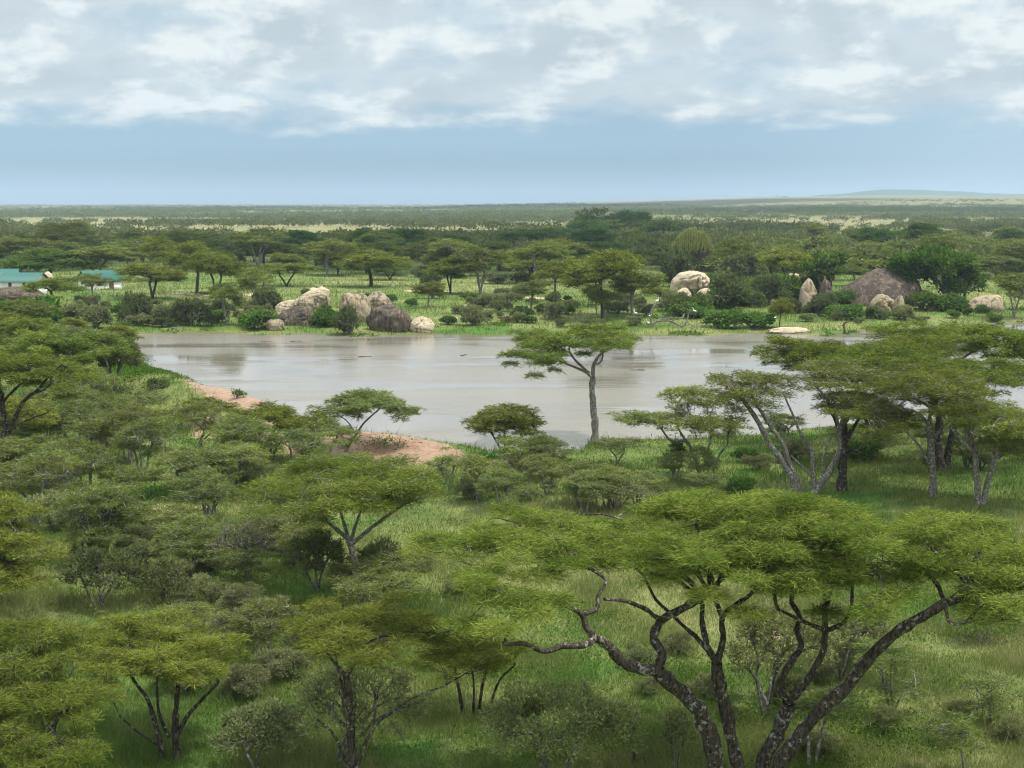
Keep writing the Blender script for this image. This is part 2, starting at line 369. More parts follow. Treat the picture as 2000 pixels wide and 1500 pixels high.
soil_polys = [([(700, 850), (760, 849), (830, 857), (925, 880), (905, 896), (800, 894), (700, 888), (600, 892), (560, 875), (620, 856)], 1.),
              ([(345, 758), (430, 764), (520, 796), (600, 824), (660, 846), (660, 880), (560, 872), (520, 850), (470, 818), (400, 795)], .95), ([(370, 810), (430, 812), (450, 850), (400, 856), (340, 835)], .6),
              ([(1120, 858), (1230, 862), (1320, 868), (1280, 878), (1160, 878)], .38),
              ([(1560, 940), (1690, 930), (1980, 945), (1960, 975), (1700, 985), (1580, 970)], .28),
              ([(440, 1180), (500, 1178), (520, 1192), (450, 1200)], .7),
              ([(640, 872), (900, 885), (880, 905), (620, 900)], .6)]
# ------------------------------------------------------------ plants
def grow(start, dirv, terms, rng, rtip, out, frac=(.34, .52), up=.12, expo=.5, r0=None, wob=.12):
    """branches from START to every point of TERMS; splits in two towards the halves' centres"""
    stack = [(np.asarray(start, float), np.asarray(dirv, float), np.asarray(terms, float), r0)]
    while stack:
        p, d, ts, rp = stack.pop(); n = len(ts)
        r = rtip * n ** expo
        if rp is None: rp = r
        if n == 1: q = ts[0]
        else:
            c = ts.mean(0); f = rng.uniform(*frac) if n > 3 else rng.uniform(.5, .7)
            q = p + (c - p) * f; L = np.linalg.norm(q - p)
            q = q + rng.normal(0, wob * L, 3) * (1, 1, .6); q[2] += up * L * .3
        L = np.linalg.norm(q - p)
        if L < 1e-4: q = p + (0, 0, .01); L = .01
        e = (q - p) / L; mid1 = p + (d * .5 + e * .5) * L * .36; mid2 = q - e * L * .32
        mid1 += rng.normal(0, wob * L * .5, 3); mid2 += rng.normal(0, wob * L * .5, 3)
        s = np.linspace(0, 1, 5)[:, None]
        P = (1 - s) ** 3 * p + 3 * (1 - s) ** 2 * s * mid1 + 3 * (1 - s) * s * s * mid2 + s ** 3 * q
        out.append((P, np.linspace(rp, r * (.9 if n > 1 else .55), 5)))
        if n > 1:
            w = ts - ts.mean(0); a = rng.uniform(0, math.pi)
            try: _, _, vt = np.linalg.svd(w[:, :2] + rng.normal(0, .02, (n, 2)), full_matrices=False); ax = vt[0] + rng.normal(0, .35, 2)
            except Exception: ax = np.array([math.cos(a), math.sin(a)])
            key = w[:, :2] @ ax + w[:, 2] * .3; cut = np.median(key) if n < 4 else np.quantile(key, rng.uniform(.3, .7))
            A = ts[key <= cut]; B = ts[key > cut]
            if not len(A) or not len(B): A, B = ts[:n // 2], ts[n // 2:]
            dn = P[-1] - P[-2]; dn = dn / (np.linalg.norm(dn) + 1e-9)
            for S in (A, B):
                stack.append((q, dn, S, min(r, rtip * len(S) ** expo * 1.12)))
def strips(p, d, L, Wd, rng, droop=.15, seg=2, roll=.7):
    """leafy twigs: p, d (n,3); L, Wd (n,) -> verts, quads, verts per strip"""
    n = len(p); d = d / (np.linalg.norm(d, axis=1, keepdims=True) + 1e-9)
    s = np.cross(d, np.array([0, 0, 1.])); s /= np.linalg.norm(s, axis=1, keepdims=True) + 1e-6
    u = np.cross(s, d); a = rng.normal(0, roll, n)[:, None]; s = s * np.cos(a) + u * np.sin(a)
    L = L[:, None]; w = Wd[:, None] * .5; z = np.array([0, 0, 1.])
    if seg == 1:
        V = np.stack([p, p + d * L * .45 + s * w, p + d * L, p + d * L * .45 - s * w], 1)
        return V.reshape(-1, 3), np.arange(n * 4).reshape(n, 4), 4
    rows = []
    for q, k in ((0, .45), (.5, 1.), (1., .12)):
        c = p + d * L * q - z * L * droop * q * q; rows += [c - s * w * k, c + s * w * k]
    V = np.stack(rows, 1); b = np.arange(n)[:, None] * 6
    Q = np.concatenate([b + [0, 1, 3, 2], b + [2, 3, 5, 4]]); return V.reshape(-1, 3), Q, 6
STY = {  # foliage material, bark, coverage, droop, pad thickness, twig radius
    'aca':   dict(m='M_ACA', b='M_BARK', cov=1.12, th=.20, tint=(.30, .95)),
    'pale':  dict(m='M_ACA', b='M_PALE', cov=1.25, th=.20, tint=(.25, .85)),
    'dark':  dict(m='M_ACAD', b='M_BARK', cov=1.9, th=.25, tint=(.2, .9)),
    'thin':  dict(m='M_SOFT', b='M_PALE', cov=.75, th=.22, tint=(.1, .75)),
    'thorn': dict(m='M_GREY', b='M_TWIG', cov=1.2, th=.5, tint=(.2, 1.)),
    'bare':  dict(m='M_GREY', b='M_TWIG', cov=.28, th=.5, tint=(.3, .8)),
    'olive': dict(m='M_OLIVE', b='M_TWIG', cov=1.7, th=.6, tint=(.1, .95)),
    'leafy': dict(m='M_LEAFY', b='M_TWIG', cov=1.9, th=.7, tint=(.1, 1.)),
}
def umbrella_terms(crowns, rng, pr, skirt=.38):
    out = []
    for cx, cy, cz, Rx, Ry, dome in crowns:
        n = max(5, int(3.14 * Rx * Ry / (pr * pr * 1.75))); ph = rng.uniform(0, 6.28, 3)
        k = 0; pts = []
        cand = rng.uniform(-1, 1, (n * 14, 2)); cand = cand[np.hypot(*cand.T) < 1]
        for c in cand:
            if len(pts) >= n: break
            if all((c[0] - q[0]) ** 2 * Rx * Rx + (c[1] - q[1]) ** 2 * Ry * Ry > (pr * .95) ** 2 for q in pts[-60:]): pts.append(c)
        pts = np.array(pts); a = np.arctan2(pts[:, 1], pts[:, 0]); rr = np.hypot(pts[:, 0], pts[:, 1])
        out_r = .90 + .13 * np.sin(2 * a + ph[0]) + .12 * np.sin(3 * a + ph[1]) + .08 * np.sin(7 * a + ph[2])
        x = cx + pts[:, 0] * Rx * out_r; y = cy + pts[:, 1] * Ry * out_r
        z = cz + dome * (1 - rr ** 2) - dome * .45 + rng.normal(0, pr * .36, len(pts)) + .42 * dome * np.sin(x / (Rx * .45) + ph[0]) * np.cos(y / (Ry * .5) + ph[1])
        out.append(np.stack([x, y, z], 1))
        k = rng.random(len(x)) < skirt; f = rng.uniform(.55, .92, k.sum())          # lower pads inside the crown
        out.append(np.stack([cx + (x[k] - cx) * f, cy + (y[k] - cy) * f, z[k] - rng.uniform(.06, .24, k.sum()) * max(cz * .6, 1.2)], 1))
    return np.concatenate(out)
def bush_terms(crowns, rng, pr):
    out = []
    for cx, cy, cz, Rx, Ry, Rz in crowns:
        n = max(6, int(3.5 * (Rx * Ry + Rx * Rz) / (pr * pr * 1.6)))
        v = rng.normal(0, 1, (n, 3)); v /= np.linalg.norm(v, axis=1, keepdims=True); v[:, 2] = np.where(v[:, 2] < -.35, -v[:, 2], v[:, 2])
        rad = rng.uniform(.45, 1, n) ** .55; lump = 1 + .16 * np.sin(v[:, 0] * 5 + cx * 3 + 1) * np.cos(v[:, 1] * 4 + cz * 5) + .12 * np.sin(v[:, 2] * 9 + cx)
        out.append(np.stack([cx + v[:, 0] * Rx * rad * lump, cy + v[:, 1] * Ry * rad * lump, np.maximum(cz + v[:, 2] * Rz * rad * lump, .12)], 1))
    return np.concatenate(out)
def foliage_mesh(terms, pr, D, sty, rng, form, ctr, dens=1.):
    S = STY[sty]; px = D / 1410.
    if form == 'umbrella' or sty in ('thin', 'aca', 'pale', 'dark'): L0 = max(.19, px * 4.6); W0 = max(.017, px * .62); seg = 2
    elif sty in ('leafy',): L0 = max(.16, px * 3.2); W0 = L0 * .62; seg = 1
    elif sty == 'olive': L0 = max(.15, px * 3.2); W0 = L0 * .42; seg = 1
    else: L0 = max(.13, px * 2.8); W0 = L0 * .38; seg = 1
    area = len(terms) * 3.14 * pr * pr; n = int(dens * S['cov'] * area / (L0 * W0 * .8)); n = max(n, 60)
    k = rng.integers(0, len(terms), n); c = terms[k]
    if form == 'umbrella':
        a = rng.uniform(0, 6.28, n); r = np.sqrt(rng.uniform(0, 1, n)) * pr * rng.uniform(.55, 1.12, n)
        off = np.stack([np.cos(a) * r, np.sin(a) * r, rng.normal(0, S['th'] * pr * .6, n) - .22 * r * r / pr], 1); p = c + off
        rad = c - ctr; ra = np.arctan2(rad[:, 1], rad[:, 0]); mixa = np.where(rng.random(n) < .6, a, ra) + rng.normal(0, .6, n)
        d = np.stack([np.cos(mixa), np.sin(mixa), rng.normal(.28, .45, n)], 1); roll = 1.; dr = .14
    else:
        v = rng.normal(0, 1, (n, 3)); v /= np.linalg.norm(v, axis=1, keepdims=True); off = v * (rng.uniform(0, 1, n) ** .45)[:, None] * pr * (1, 1, .75); p = c + off
        o = p - ctr; o /= np.linalg.norm(o, axis=1, keepdims=True) + 1e-6
        d = off / pr * .6 + o * .7 + rng.normal(0, .5, (n, 3)); roll = 1.2; dr = .1
    p[:, 2] = np.maximum(p[:, 2], .06)
    L = L0 * rng.uniform(.6, 1.35, n); Wd = W0 * rng.uniform(.7, 1.3, n)
    if form != 'umbrella': V, Q, per = strips(p, d, L, Wd, rng, dr, seg, roll)
    if form == 'umbrella':
        wgt = rng.random(len(terms)) ** .7 + .25; k = rng.choice(len(terms), n, p=wgt / wgt.sum()); p += terms[k] - c; p[:, 2] = np.maximum(p[:, 2], .06)
        V, Q, per = strips(p, d, L, Wd, rng, dr, seg, roll)
    ct = rng.uniform(*S['tint'], len(terms)); tint = np.clip(ct[k] * .55 + .45 * rng.uniform(*S['tint'], n) + rng.normal(0, .16, n), .04, 1); tint[rng.random(n) < .05] = 0
    return mesh('crown', V, Q, [globals()[S['m']]], {'tint': np.repeat(tint, per)})
def wood_mesh(segs, twigs, D, sty, limbs=()):
    parts = []
    k = 7 if D < 75 else 5 if D < 200 else 4
    for P, r in limbs: parts.append(fib_tubes(P[None], r[None], 10 if D < 75 else 7))
    if segs:
        big = [s for s in segs if s[1][0] > .03 * max(1, D / 80)]; sm = [s for s in segs if s[1][0] <= .03 * max(1, D / 80)]
        for grp, kk in ((big, k), (sm, 3)):
            if grp: parts.append(fib_tubes(np.array([g[0] for g in grp]), np.array([g[1] for g in grp]), kk))
    if twigs is not None: parts.append(fib_tubes(twigs[0], twigs[1], 3))
    V, Q = merge(parts); return mesh('trunk', V, Q, [globals()[STY[sty]['b']]], smooth=True)
def make_twigs(terms, pr, rng, n_each, r, form, ctr):
    n = len(terms) * n_each; c = np.repeat(terms, n_each, 0)
    if form == 'umbrella':
        a = rng.uniform(0, 6.28, n); d = np.stack([np.cos(a), np.sin(a), rng.normal(.05, .22, n)], 1)
    else:
        d = rng.normal(0, 1, (n, 3)) + (c - ctr) / (np.linalg.norm(c - ctr, axis=1, keepdims=True) + 1e-6) * .8; d /= np.linalg.norm(d, axis=1, keepdims=True)
    L = (pr * rng.uniform(.6, 1.25, n))[:, None]; m1 = c + d * L * .5 + rng.normal(0, .09, (n, 3)) * L; e = c + d * L + rng.normal(0, .06, (n, 3)) * L
    P = np.stack([c, m1, e], 1); Rr = np.tile([r, r * .75, r * .35], (n, 1)); return P, Rr
def plant(crowns, starts, sty, D, seed, form='umbrella', pr=None, limbs=(), rtrunk=.2, twig=4, dens=1., expo=.5, skirt=.38):
    """crowns in local metres; starts = [(pos, dir, radius)] where the branches begin; returns (wood, foliage) meshes"""
    rng = np.random.default_rng(seed)
    Rm = max(max(c[3], c[4]) for c in crowns)
    if pr is None: pr = float(np.clip(Rm * (.2 if form == 'umbrella' else .155), .24 if form != 'umbrella' else .4, 1.05))
    terms = umbrella_terms(crowns, rng, pr, skirt) if form == 'umbrella' else bush_terms(crowns, rng, pr)
    ctr = np.average([[c[0], c[1], c[2]] for c in crowns], axis=0, weights=[c[3] * c[4] for c in crowns])
    if form != 'umbrella': ctr = ctr * (1, 1, .4)
    sp_ = np.array([s[0] for s in starts]); dd = np.linalg.norm((terms[:, None] - sp_[None]) * (1, 1, .6), axis=2)
    own = np.argmin(dd, 1); segs = []
    minr = max(.012, D / 1410 * .28)
    for i, s in enumerate(starts):
        ts = terms[own == i]
        if not len(ts): continue
        rt = max(minr, s[2] / len(ts) ** expo)
        grow(s[0], s[1], ts, rng, rt, segs, expo=expo, r0=s[2], frac=(.3, .5) if form == 'umbrella' else (.25, .5), wob=.13)
    tw = make_twigs(terms, pr, rng, twig, max(.007, D / 1410 * .3), form, ctr) if twig else None
    return wood_mesh(segs, tw, D, sty, limbs), foliage_mesh(terms, pr, D, sty, rng, form, ctr, dens)
def put_tree(name, label, cat, loc, wood, leaf, group=None, rz=0, sc=(1, 1, 1)):
    e = link(name, None, loc=loc, rot=(0, 0, rz), scale=sc, label=label, category=cat, group=group)
    e.empty_display_size = .5
    link('trunk', wood, e); link('crown', leaf, e); return e

def box_crown(x0, x1, y0, y1, D, thick=.5, dome=None):
    yc = (y0 + y1) / 2; Rx = (x1 - x0) / 2 / F * D; dy = max((y1 - y0) - thick / D * F, 4)
    Ry = float(np.clip(dy * D / (2 * (yc - Y0)), .6 * Rx, 1.15 * Rx)); c = T((x0 + x1) / 2, yc, D)
    return [c[0], c[1], c[2], Rx * .94, Ry, dome if dome is not None else min(1.1, Rx * .2)]
_seed = [100]
def A(label, base, crowns, sty='aca', limbs=None, name='acacia_tree', cat='acacia tree', tr=None, form='umbrella', pr=None, twig=6, dens=1., group=None, dD=0, forks=None, rt=.16, skirt=.38):
    """one traced tree. base px; crowns [(x0,x1,y0,y1[,dDepth])] px; limbs [[(px,py[,dD])...], r0, r1]"""
    _seed[0] += 1; g = G(*base); D = g[1]; rng = np.random.default_rng(_seed[0])
    cr = []
    for c in crowns:
        dd = c[4] if len(c) > 4 else 0
        b = box_crown(*c[:4], D + dd)
        if form != 'umbrella':
            Rx = b[3]; Rz = max((c[3] - c[2]) / 2 / F * D * .95, .2); b = [b[0], b[1], T(0, (c[2] + c[3]) / 2, D + dd)[2], Rx * .95, Rx * .8, Rz]
        b[0] -= g[0]; b[1] -= g[1]; b[2] = max(b[2] - g[2], .25); cr.append(b)
    W_ = sum(c[3] * c[4] for c in cr); tr = tr or float(np.clip(.055 + .022 * math.sqrt(W_ * 3.1) / 1.6, .05, .32))
    starts = []; LM = []
    if limbs:
        for pts, r0, r1 in limbs:
            P = np.array([T(q[0], q[1], D + (q[2] if len(q) > 2 else 0)) - g for q in pts]); P = catmull(P, 4)
            n = len(P); rr = np.linspace(r0, r1, n) * (1 + .08 * rng.normal(0, 1, n)); P[1:-1] += rng.normal(0, .12 * r1, (n - 2, 3))
            if P[0][2] < .6 and r0 > .07: rr[0] *= 1.5; rr[1] *= 1.12; P[0][2] = -.25
            LM.append((P, rr)); e = P[-1] - P[-2]; starts.append((P[-1], e / np.linalg.norm(e), r1))
    elif form == 'umbrella':
        c = np.average([q[:3] for q in cr], axis=0, weights=[q[3] * q[4] for q in cr]); ns = forks or rng.integers(1, 3)
        fk = rng.uniform(.28, .5) if ns == 1 else .06
        for i in range(ns):
            a = rng.uniform(0, 6.28) if ns == 1 else (i / ns * 6.28 + rng.uniform(-.4, .4)); lean = .25 if ns == 1 else .75
            f = c * (fk, fk, fk) + np.array([math.cos(a), math.sin(a), 0]) * .1 * lean
            f2 = c * (.45, .45, .55) + np.array([math.cos(a), math.sin(a) * .7, 0]) * lean * max(q[3] for q in cr) * .28
            if ns == 1: pts = [(0, 0, -.2), f * .5 + rng.normal(0, .05, 3), f]
            else: pts = [(rng.normal(0, .08), rng.normal(0, .08), -.2), f, (f + f2) / 2 + rng.normal(0, .08, 3), f2]
            P = catmull(pts, 4); rr = np.linspace(tr if ns == 1 else tr * .75, tr * (.85 if ns == 1 else .55), len(P)); rr[0] *= 1.4
            LM.append((P, rr)); e = P[-1] - P[-2]; starts.append((P[-1], e / np.linalg.norm(e), rr[-1]))
    else:
        for i in range(rng.integers(3, 6)):
            a = rng.uniform(0, 6.28); R0 = cr[0][3]
            P = catmull([(math.cos(a) * .05, math.sin(a) * .05, -.1), (math.cos(a) * R0 * .12 + cr[0][0] * .2, math.sin(a) * R0 * .12, .25), (math.cos(a) * R0 * .3 + cr[0][0] * .5, math.sin(a) * R0 * .3, .3 + cr[0][2] * .4)], 3)
            rr = np.linspace(tr * .6, tr * .4, len(P)); LM.append((P, rr)); e = P[-1] - P[-2]; starts.append((P[-1], e / np.linalg.norm(e), rr[-1]))
    w, f = plant(cr, starts, sty, D, _seed[0] * 7, form, pr, LM, tr, twig, dens, skirt=skirt)
    return put_tree(name, label, cat, g, w, f, group)
def B(label, base, box, sty='thorn', name='thorn_bush', cat='thorn bush', more=(), **k):
    return A(label, base, [box, *more], sty, form='bush', name=name, cat=cat, **k)
# ------------------------------------------------------------ build the setting
g_o = link('ground', polar_ground(), kind='structure')
wv = np.array([lake.min(0) - 6, lake.max(0) + 6])
def grid_sheet(x0, x1, y0, y1, nx, ny, fz):
    xs = np.linspace(x0, x1, nx); ys = np.linspace(y0, y1, ny); X, Y = np.meshgrid(xs, ys)
    V = np.stack([X, Y, fz(X, Y)], -1).reshape(-1, 3); i = np.arange(nx * ny).reshape(ny, nx)
    return V, np.stack([i[:-1, :-1], i[:-1, 1:], i[1:, 1:], i[1:, :-1]], -1).reshape(-1, 4)
V, Q = grid_sheet(wv[0][0], wv[1][0], wv[0][1], wv[1][1], 40, 40, lambda x, y: x * 0)
link('water', mesh('water', V, Q, [M_WATER]), kind='structure')
def track(pts, wpx, seed):
    c = catmull(np.array([G(*p) for p in pts]), 8); rng = np.random.default_rng(seed); n = len(c)
    tg = np.gradient(c[:, :2], axis=0); tg /= np.linalg.norm(tg, axis=1, keepdims=True); nn = np.stack([-tg[:, 1], tg[:, 0]], 1)
    rows = []
    hw = wpx * (.75 + .5 * rng.random(n)); hw[0] = hw[-1] = .05
    for s in np.linspace(-1, 1, 7):
        q = c[:, :2] + nn * (s * hw * (1 + .25 * rng.normal(0, 1, n)))[:, None]; rows.append(np.column_stack([q, ground(q[:, 0], q[:, 1]) + .045]))
    V = np.stack(rows, 1).reshape(-1, 3); i = np.arange(n * 7).reshape(n, 7)
    link('path', mesh('path', V, np.stack([i[:-1, :-1], i[:-1, 1:], i[1:, 1:], i[1:, :-1]], -1).reshape(-1, 4), [M_TRACK]), kind='structure')
track([(330, 572), (380, 575), (430, 577), (500, 576)], 2.6, 1)
track([(790, 568), (830, 570), (880, 569)], 1.6, 2)
track([(975, 583), (1020, 581), (1060, 584), (1120, 584)], 2.0, 3)
track([(262, 994), (300, 992), (350, 990), (410, 993)], .55, 4)
track([(500, 972), (540, 979), (600, 984), (650, 980)], .45, 5)
track([(500, 604), (550, 600)], 1.2, 6)
# distant hill
def hill(px0, px1, D, prof, name='hill'):
    xs = np.linspace(px0, px1, 160); h = np.interp(xs, *zip(*prof)) + (vn(xs / 25, xs * 0, 4) - .5) * 1.6
    rows = []
    for s in np.linspace(-1, 1, 15):
        d = D + s * 1500; k = math.cos(s * math.pi / 2) ** .8 if abs(s) < 1 else 0
        top = H + (Y0 - (Y0 - h * k)) * D / F * 1.0
        rows.append(np.stack([(xs - 1000) / F * d, np.full(len(xs), d), np.where(k > 0, top, -20.)], 1))
    V = np.stack(rows, 0); n, m_, _ = V.shape; i = np.arange(n * m_).reshape(n, m_)
    return link(name, mesh(name, V.reshape(-1, 3), np.stack([i[:-1, :-1], i[:-1, 1:], i[1:, 1:], i[1:, :-1]], -1).reshape(-1, 4), [M_HILL], smooth=True), kind='structure')
hill(1480, 2500, 9500, [(1480, -6), (1560, 10), (1600, 15), (1640, 17), (1690, 24), (1740, 26), (1800, 24), (1870, 21), (1950, 17), (2050, 19), (2150, 14), (2300, 12), (2500, -6)])
# clouds that shade parts of the plain (high above the picture)
def cloud(cx, cy, rx, ry, seed, alt=900., label=None):
    k = alt / math.tan(SUN_EL); ox, oy = cx + k * math.sin(SUN_AZ), cy + k * math.cos(SUN_AZ); rng = np.random.default_rng(seed)
    import bmesh
    bm = bmesh.new(); bmesh.ops.create_icosphere(bm, subdivisions=5, radius=1)
    V = np.array([v.co[:] for v in bm.verts]); Q = np.array([[v.index for v in f.verts] for f in bm.faces]); bm.free()
    k2 = 1 + .35 * (vn(V[:, 0] * 2.2 + 9, V[:, 1] * 2.2 + 9, seed) - .5) + .25 * (vn(V[:, 0] * 6 + 20, V[:, 1] * 6 + V[:, 2] * 3 + 20, seed + 1) - .5) + .1 * (vn(V[:, 0] * 15 + 20, V[:, 1] * 15 + V[:, 2] * 9 + 20, seed + 2) - .5)
    V = V * k2[:, None] * (rx, ry, 60); V[:, 2] = np.maximum(V[:, 2], -18)
    link('cloud', mesh('cloud', V, Q, [M_CLOUD], smooth=True), loc=(ox, oy, alt), kind='structure')
def gx(px, D): return (px - 1000) / F * D
cloud(gx(840, 500), 505, 100, 150, 1)
cloud(gx(1500, 760), 790, 180, 85, 5)
cloud(gx(60, 400), 420, 32, 55, 7)
cloud(gx(1900, 2000), 2050, 620, 320, 2); cloud(gx(500, 3800), 4300, 1500, 1000, 3); cloud(gx(1250, 860), 740, 60, 75, 4)

# ------------------------------------------------------------ rocks
import bmesh
def ico(sub):
    bm = bmesh.new(); bmesh.ops.create_icosphere(bm, subdivisions=sub, radius=1)
    V = np.array([v.co[:] for v in bm.verts]); Q = np.array([[v.index for v in f.verts] for f in bm.faces]); bm.free(); return V, Q
ICO5 = ico(5)
def boulder(label, x0, x1, yt, yb, m=None, seed=1, depth=.8, pw=2.4, lean=0, dD=0, tilt=0, name='boulder', group=None, lump=.16, flat=.0, cut=0):
    m = m or M_ROCK; g = G((x0 + x1) / 2, yb); D = g[1] + dD; w = (x1 - x0) / 2 / F * D; h = (yb - yt) / F * D + max(0, dD) * 0
    V, Q = ICO5; V = V.copy(); s = np.sign(V); a = np.abs(V) ** (2 / pw); a /= (a[:, :1] ** pw + a[:, 1:2] ** pw + a[:, 2:] ** pw) ** (1 / pw); V = s * a
    q = V * 1.3 + seed * 3.7
    n = (vn(q[:, 0], q[:, 1] + q[:, 2] * .9, seed) - .5) * 2 * lump + (vn(q[:, 0] * 2.7, q[:, 2] * 2.7 + q[:, 1] * 1.7, seed + 1) - .5) * lump * .7 + (vn(q[:, 0] * 8, q[:, 2] * 8 + q[:, 1] * 5, seed + 2) - .5) * lump * .22
    n = n - lump * .9 * np.clip(.06 - np.abs(vn(q[:, 0] * 1.3 + 5, q[:, 2] * 1.8 + q[:, 1], seed + 4) - .5), 0, 1) * 10
    V = V * (1 + n[:, None])
    if flat: V[:, 2] = np.where(V[:, 2] > flat, flat + (V[:, 2] - flat) * .3, V[:, 2])
    if cut:                                    # overhang: narrower towards the ground on one side
        k = np.clip(-V[:, 2] + .1, 0, 1); V[:, 0] += cut * k * .5
    hz = V[:, 2].max()
    V = np.stack([V[:, 0] * w * .97, V[:, 1] * w * depth, V[:, 2] * h / (hz + .55)], 1); z0 = h * .55 / (hz + .55)
    V[:, 0] += lean * w * (V[:, 2] / h); ct, st = math.cos(tilt), math.sin(tilt); V = np.stack([V[:, 0] * ct - V[:, 2] * st, V[:, 1], V[:, 0] * st + V[:, 2] * ct], 1)
    x, y = gx((x0 + x1) / 2, D), D
    if dD: z = T(0, yb, D)[2]
    else: z = g[2]
    return link(name, mesh(name, V, Q, [m], smooth=True), loc=(x, y + w * depth * .35, z + z0 - .06 * h), label=label, category='boulder' if name == 'boulder' else 'rock slab', group=group)

def ridge_rock(label, prof, yb, m, seed, depth=.8, lump=.05, over=0., dD=0, p=2.2, name='boulder', wedge=False):
    """rock whose skyline follows PROF [(px,py)...]; its depth is DEPTH x its half width"""
    xs = np.array([q[0] for q in prof], float); ys = np.array([q[1] for q in prof], float); cx = (xs[0] + xs[-1]) / 2
    g = G(cx, yb); D = g[1] + dD; k = D / F; w = (xs[-1] - xs[0]) / 2 * k
    u = np.linspace(0, 1, 90); u = .5 - .5 * np.cos(u * np.pi); px = xs[0] + (xs[-1] - xs[0]) * u; h = np.interp(px, xs, (yb - ys)) * k
    h = np.convolve(np.pad(h, 2, 'edge'), np.ones(5) / 5, 'valid') + .25; h[0] = h[-1] = -.2
    dp = w * depth * (np.sqrt(np.clip(1 - np.abs(2 * u - 1) ** 3.2, 0, 1)) if not wedge else np.clip(h / h.max(), 0, 1) ** .8 * np.clip((1 - u) * 9, 0, 1) ** .5) + .02
    th = np.linspace(0, np.pi, 61); cs, sn = np.cos(th), np.sin(th)
    sc_ = np.sign(cs) * np.abs(cs) ** (2 / p); ss_ = np.abs(sn) ** (2 / p)
    X = np.repeat(((px - cx) * k)[:, None], 61, 1); Y = -dp[:, None] * sc_[None]; Zz = h[:, None] * ss_[None] - .3 * (1 - ss_[None])
    Y = Y - over * np.clip(Zz, 0, None) * (cs[None] > 0) * .6
    q = np.stack([X, Y, Zz], -1) / max(w, .5) * 2.2 + seed * 3.1
    n = (vn(q[..., 0], q[..., 1] + q[..., 2], seed) - .5) * 2 + (vn(q[..., 0] * 2.6, (q[..., 1] - q[..., 2]) * 2.6, seed + 1) - .5) * .9 + (vn(q[..., 0] * 7, (q[..., 1] + q[..., 2]) * 7, seed + 2) - .5) * .35
    n = n - .9 * np.clip(.10 - np.abs(vn(q[..., 0] * 1.4 + 5, (q[..., 2] + q[..., 1] * .4) * 1.9, seed + 4) - .5), 0, 1) * 10
    e = n * lump * w; X = X + e * .5 * ss_; Y = Y + e * sc_ * -1.; Zz = Zz + e * ss_ * .35
    V = np.stack([X, Y, Zz], -1).reshape(-1, 3); i = np.arange(90 * 61).reshape(90, 61)
    return link(name, mesh(name, V, np.stack([i[:-1, :-1], i[:-1, 1:], i[1:, 1:], i[1:, :-1]], -1).reshape(-1, 4)[:, ::-1], [m], smooth=True), loc=(gx(cx, D), D + w * depth * .5, g[2]), label=label, category='boulder')
boulder('rounded upright boulder streaked brown, left of the three tall ones at the far shore', 662, 722, 568, 628, M_ROCK, 3, .8, 2.3, -.1)
boulder('grey domed boulder standing behind the big dark one by the water', 712, 766, 566, 606, M_ROCK, 4, .8, 2.1)
boulder('largest dark domed boulder with a rusty patch at the far water edge', 715, 803, 591, 646, M_ROCKD, 5, .8, 2.2)
boulder('pale smooth boulder at the water edge, right of the largest dark one', 795, 850, 616, 648, M_ROCKL, 6, .8, 2.)
boulder('small round pale boulder alone at the water edge below the stacked rocks', 518, 553, 622, 645, M_ROCK, 7, .8, 2.4)
ridge_rock('long dark low boulder at the foot of the stacked rock pile', [(536, 632), (540, 620), (552, 610), (570, 604), (592, 602), (608, 606), (614, 628)], 635, M_ROCKD, 8, .6, .09)
ridge_rock('pale rounded slab on the left end of the stacked rock pile', [(535, 612), (537, 602), (546, 594), (562, 590), (580, 588), (596, 594), (604, 612)], 617, M_ROCKL, 9, .5, .11, .3)
ridge_rock('large tan block with a dark hollow in the middle of the rock pile', [(562, 604), (576, 588), (596, 580), (615, 577), (630, 573), (639, 580), (640, 612)], 617, M_ROCK, 10, .6, .12, .5)
ridge_rock('flat slab lying across the top of the rock pile', [(584, 586), (596, 577), (608, 571), (630, 567), (642, 573), (643, 588)], 592, M_ROCKL, 11, .6, .10, .4, 3)
boulder('small pale capstone highest on the rock pile', 596, 626, 561, 578, M_ROCKL, 12, .7, 2.6, 0, 5)
boulder('small loose stone wedged beside the tan block', 606, 622, 599, 612, M_ROCKL, 13, .8, 2.2)
boulder('thin pointed slab leaning out behind the bushes above the rock pile', 618, 634, 557, 574, M_ROCKL, 14, .6, 2., .4, 6)
ridge_rock('great arched pale boulder with a dark overhang among the right hand thicket', [(1308, 588), (1309, 565), (1315, 550), (1328, 537), (1345, 533), (1360, 534), (1374, 539), (1386, 548), (1391, 562), (1388, 574), (1384, 588)], 590, M_ROCKL, 21, .8, .14, 1.1, 0, 3.2)
boulder('pale wedge of rock under the left of the arched boulder', 1312, 1352, 560, 594, M_ROCKL, 22, .5, 2.6, .35, -6)
boulder('pale split block under the right end of the arched boulder', 1360, 1393, 561, 590, M_ROCKL, 23, .6, 3.4, 0, -6)
boulder('small pale rock peeping from the bushes right of the arched boulder', 1388, 1410, 545, 566, M_ROCKL, 24, .8, 2.4)
boulder('low grey rock showing in the trees above the arched boulder', 1362, 1397, 516, 534, M_ROCK, 25, .8, 2.2, 0, 16)
boulder('narrow grey upright rock between two dark bushes', 1443, 1468, 560, 596, M_ROCKD, 26, .8, 2.6)
ridge_rock('tall pointed boulder like a fin with an orange base', [(1562, 608), (1565, 580), (1563, 570), (1572, 556), (1580, 546), (1586, 549), (1594, 566), (1602, 585), (1609, 608)], 611, M_ROCK, 27, .8, .09, 0, 0, 2.)
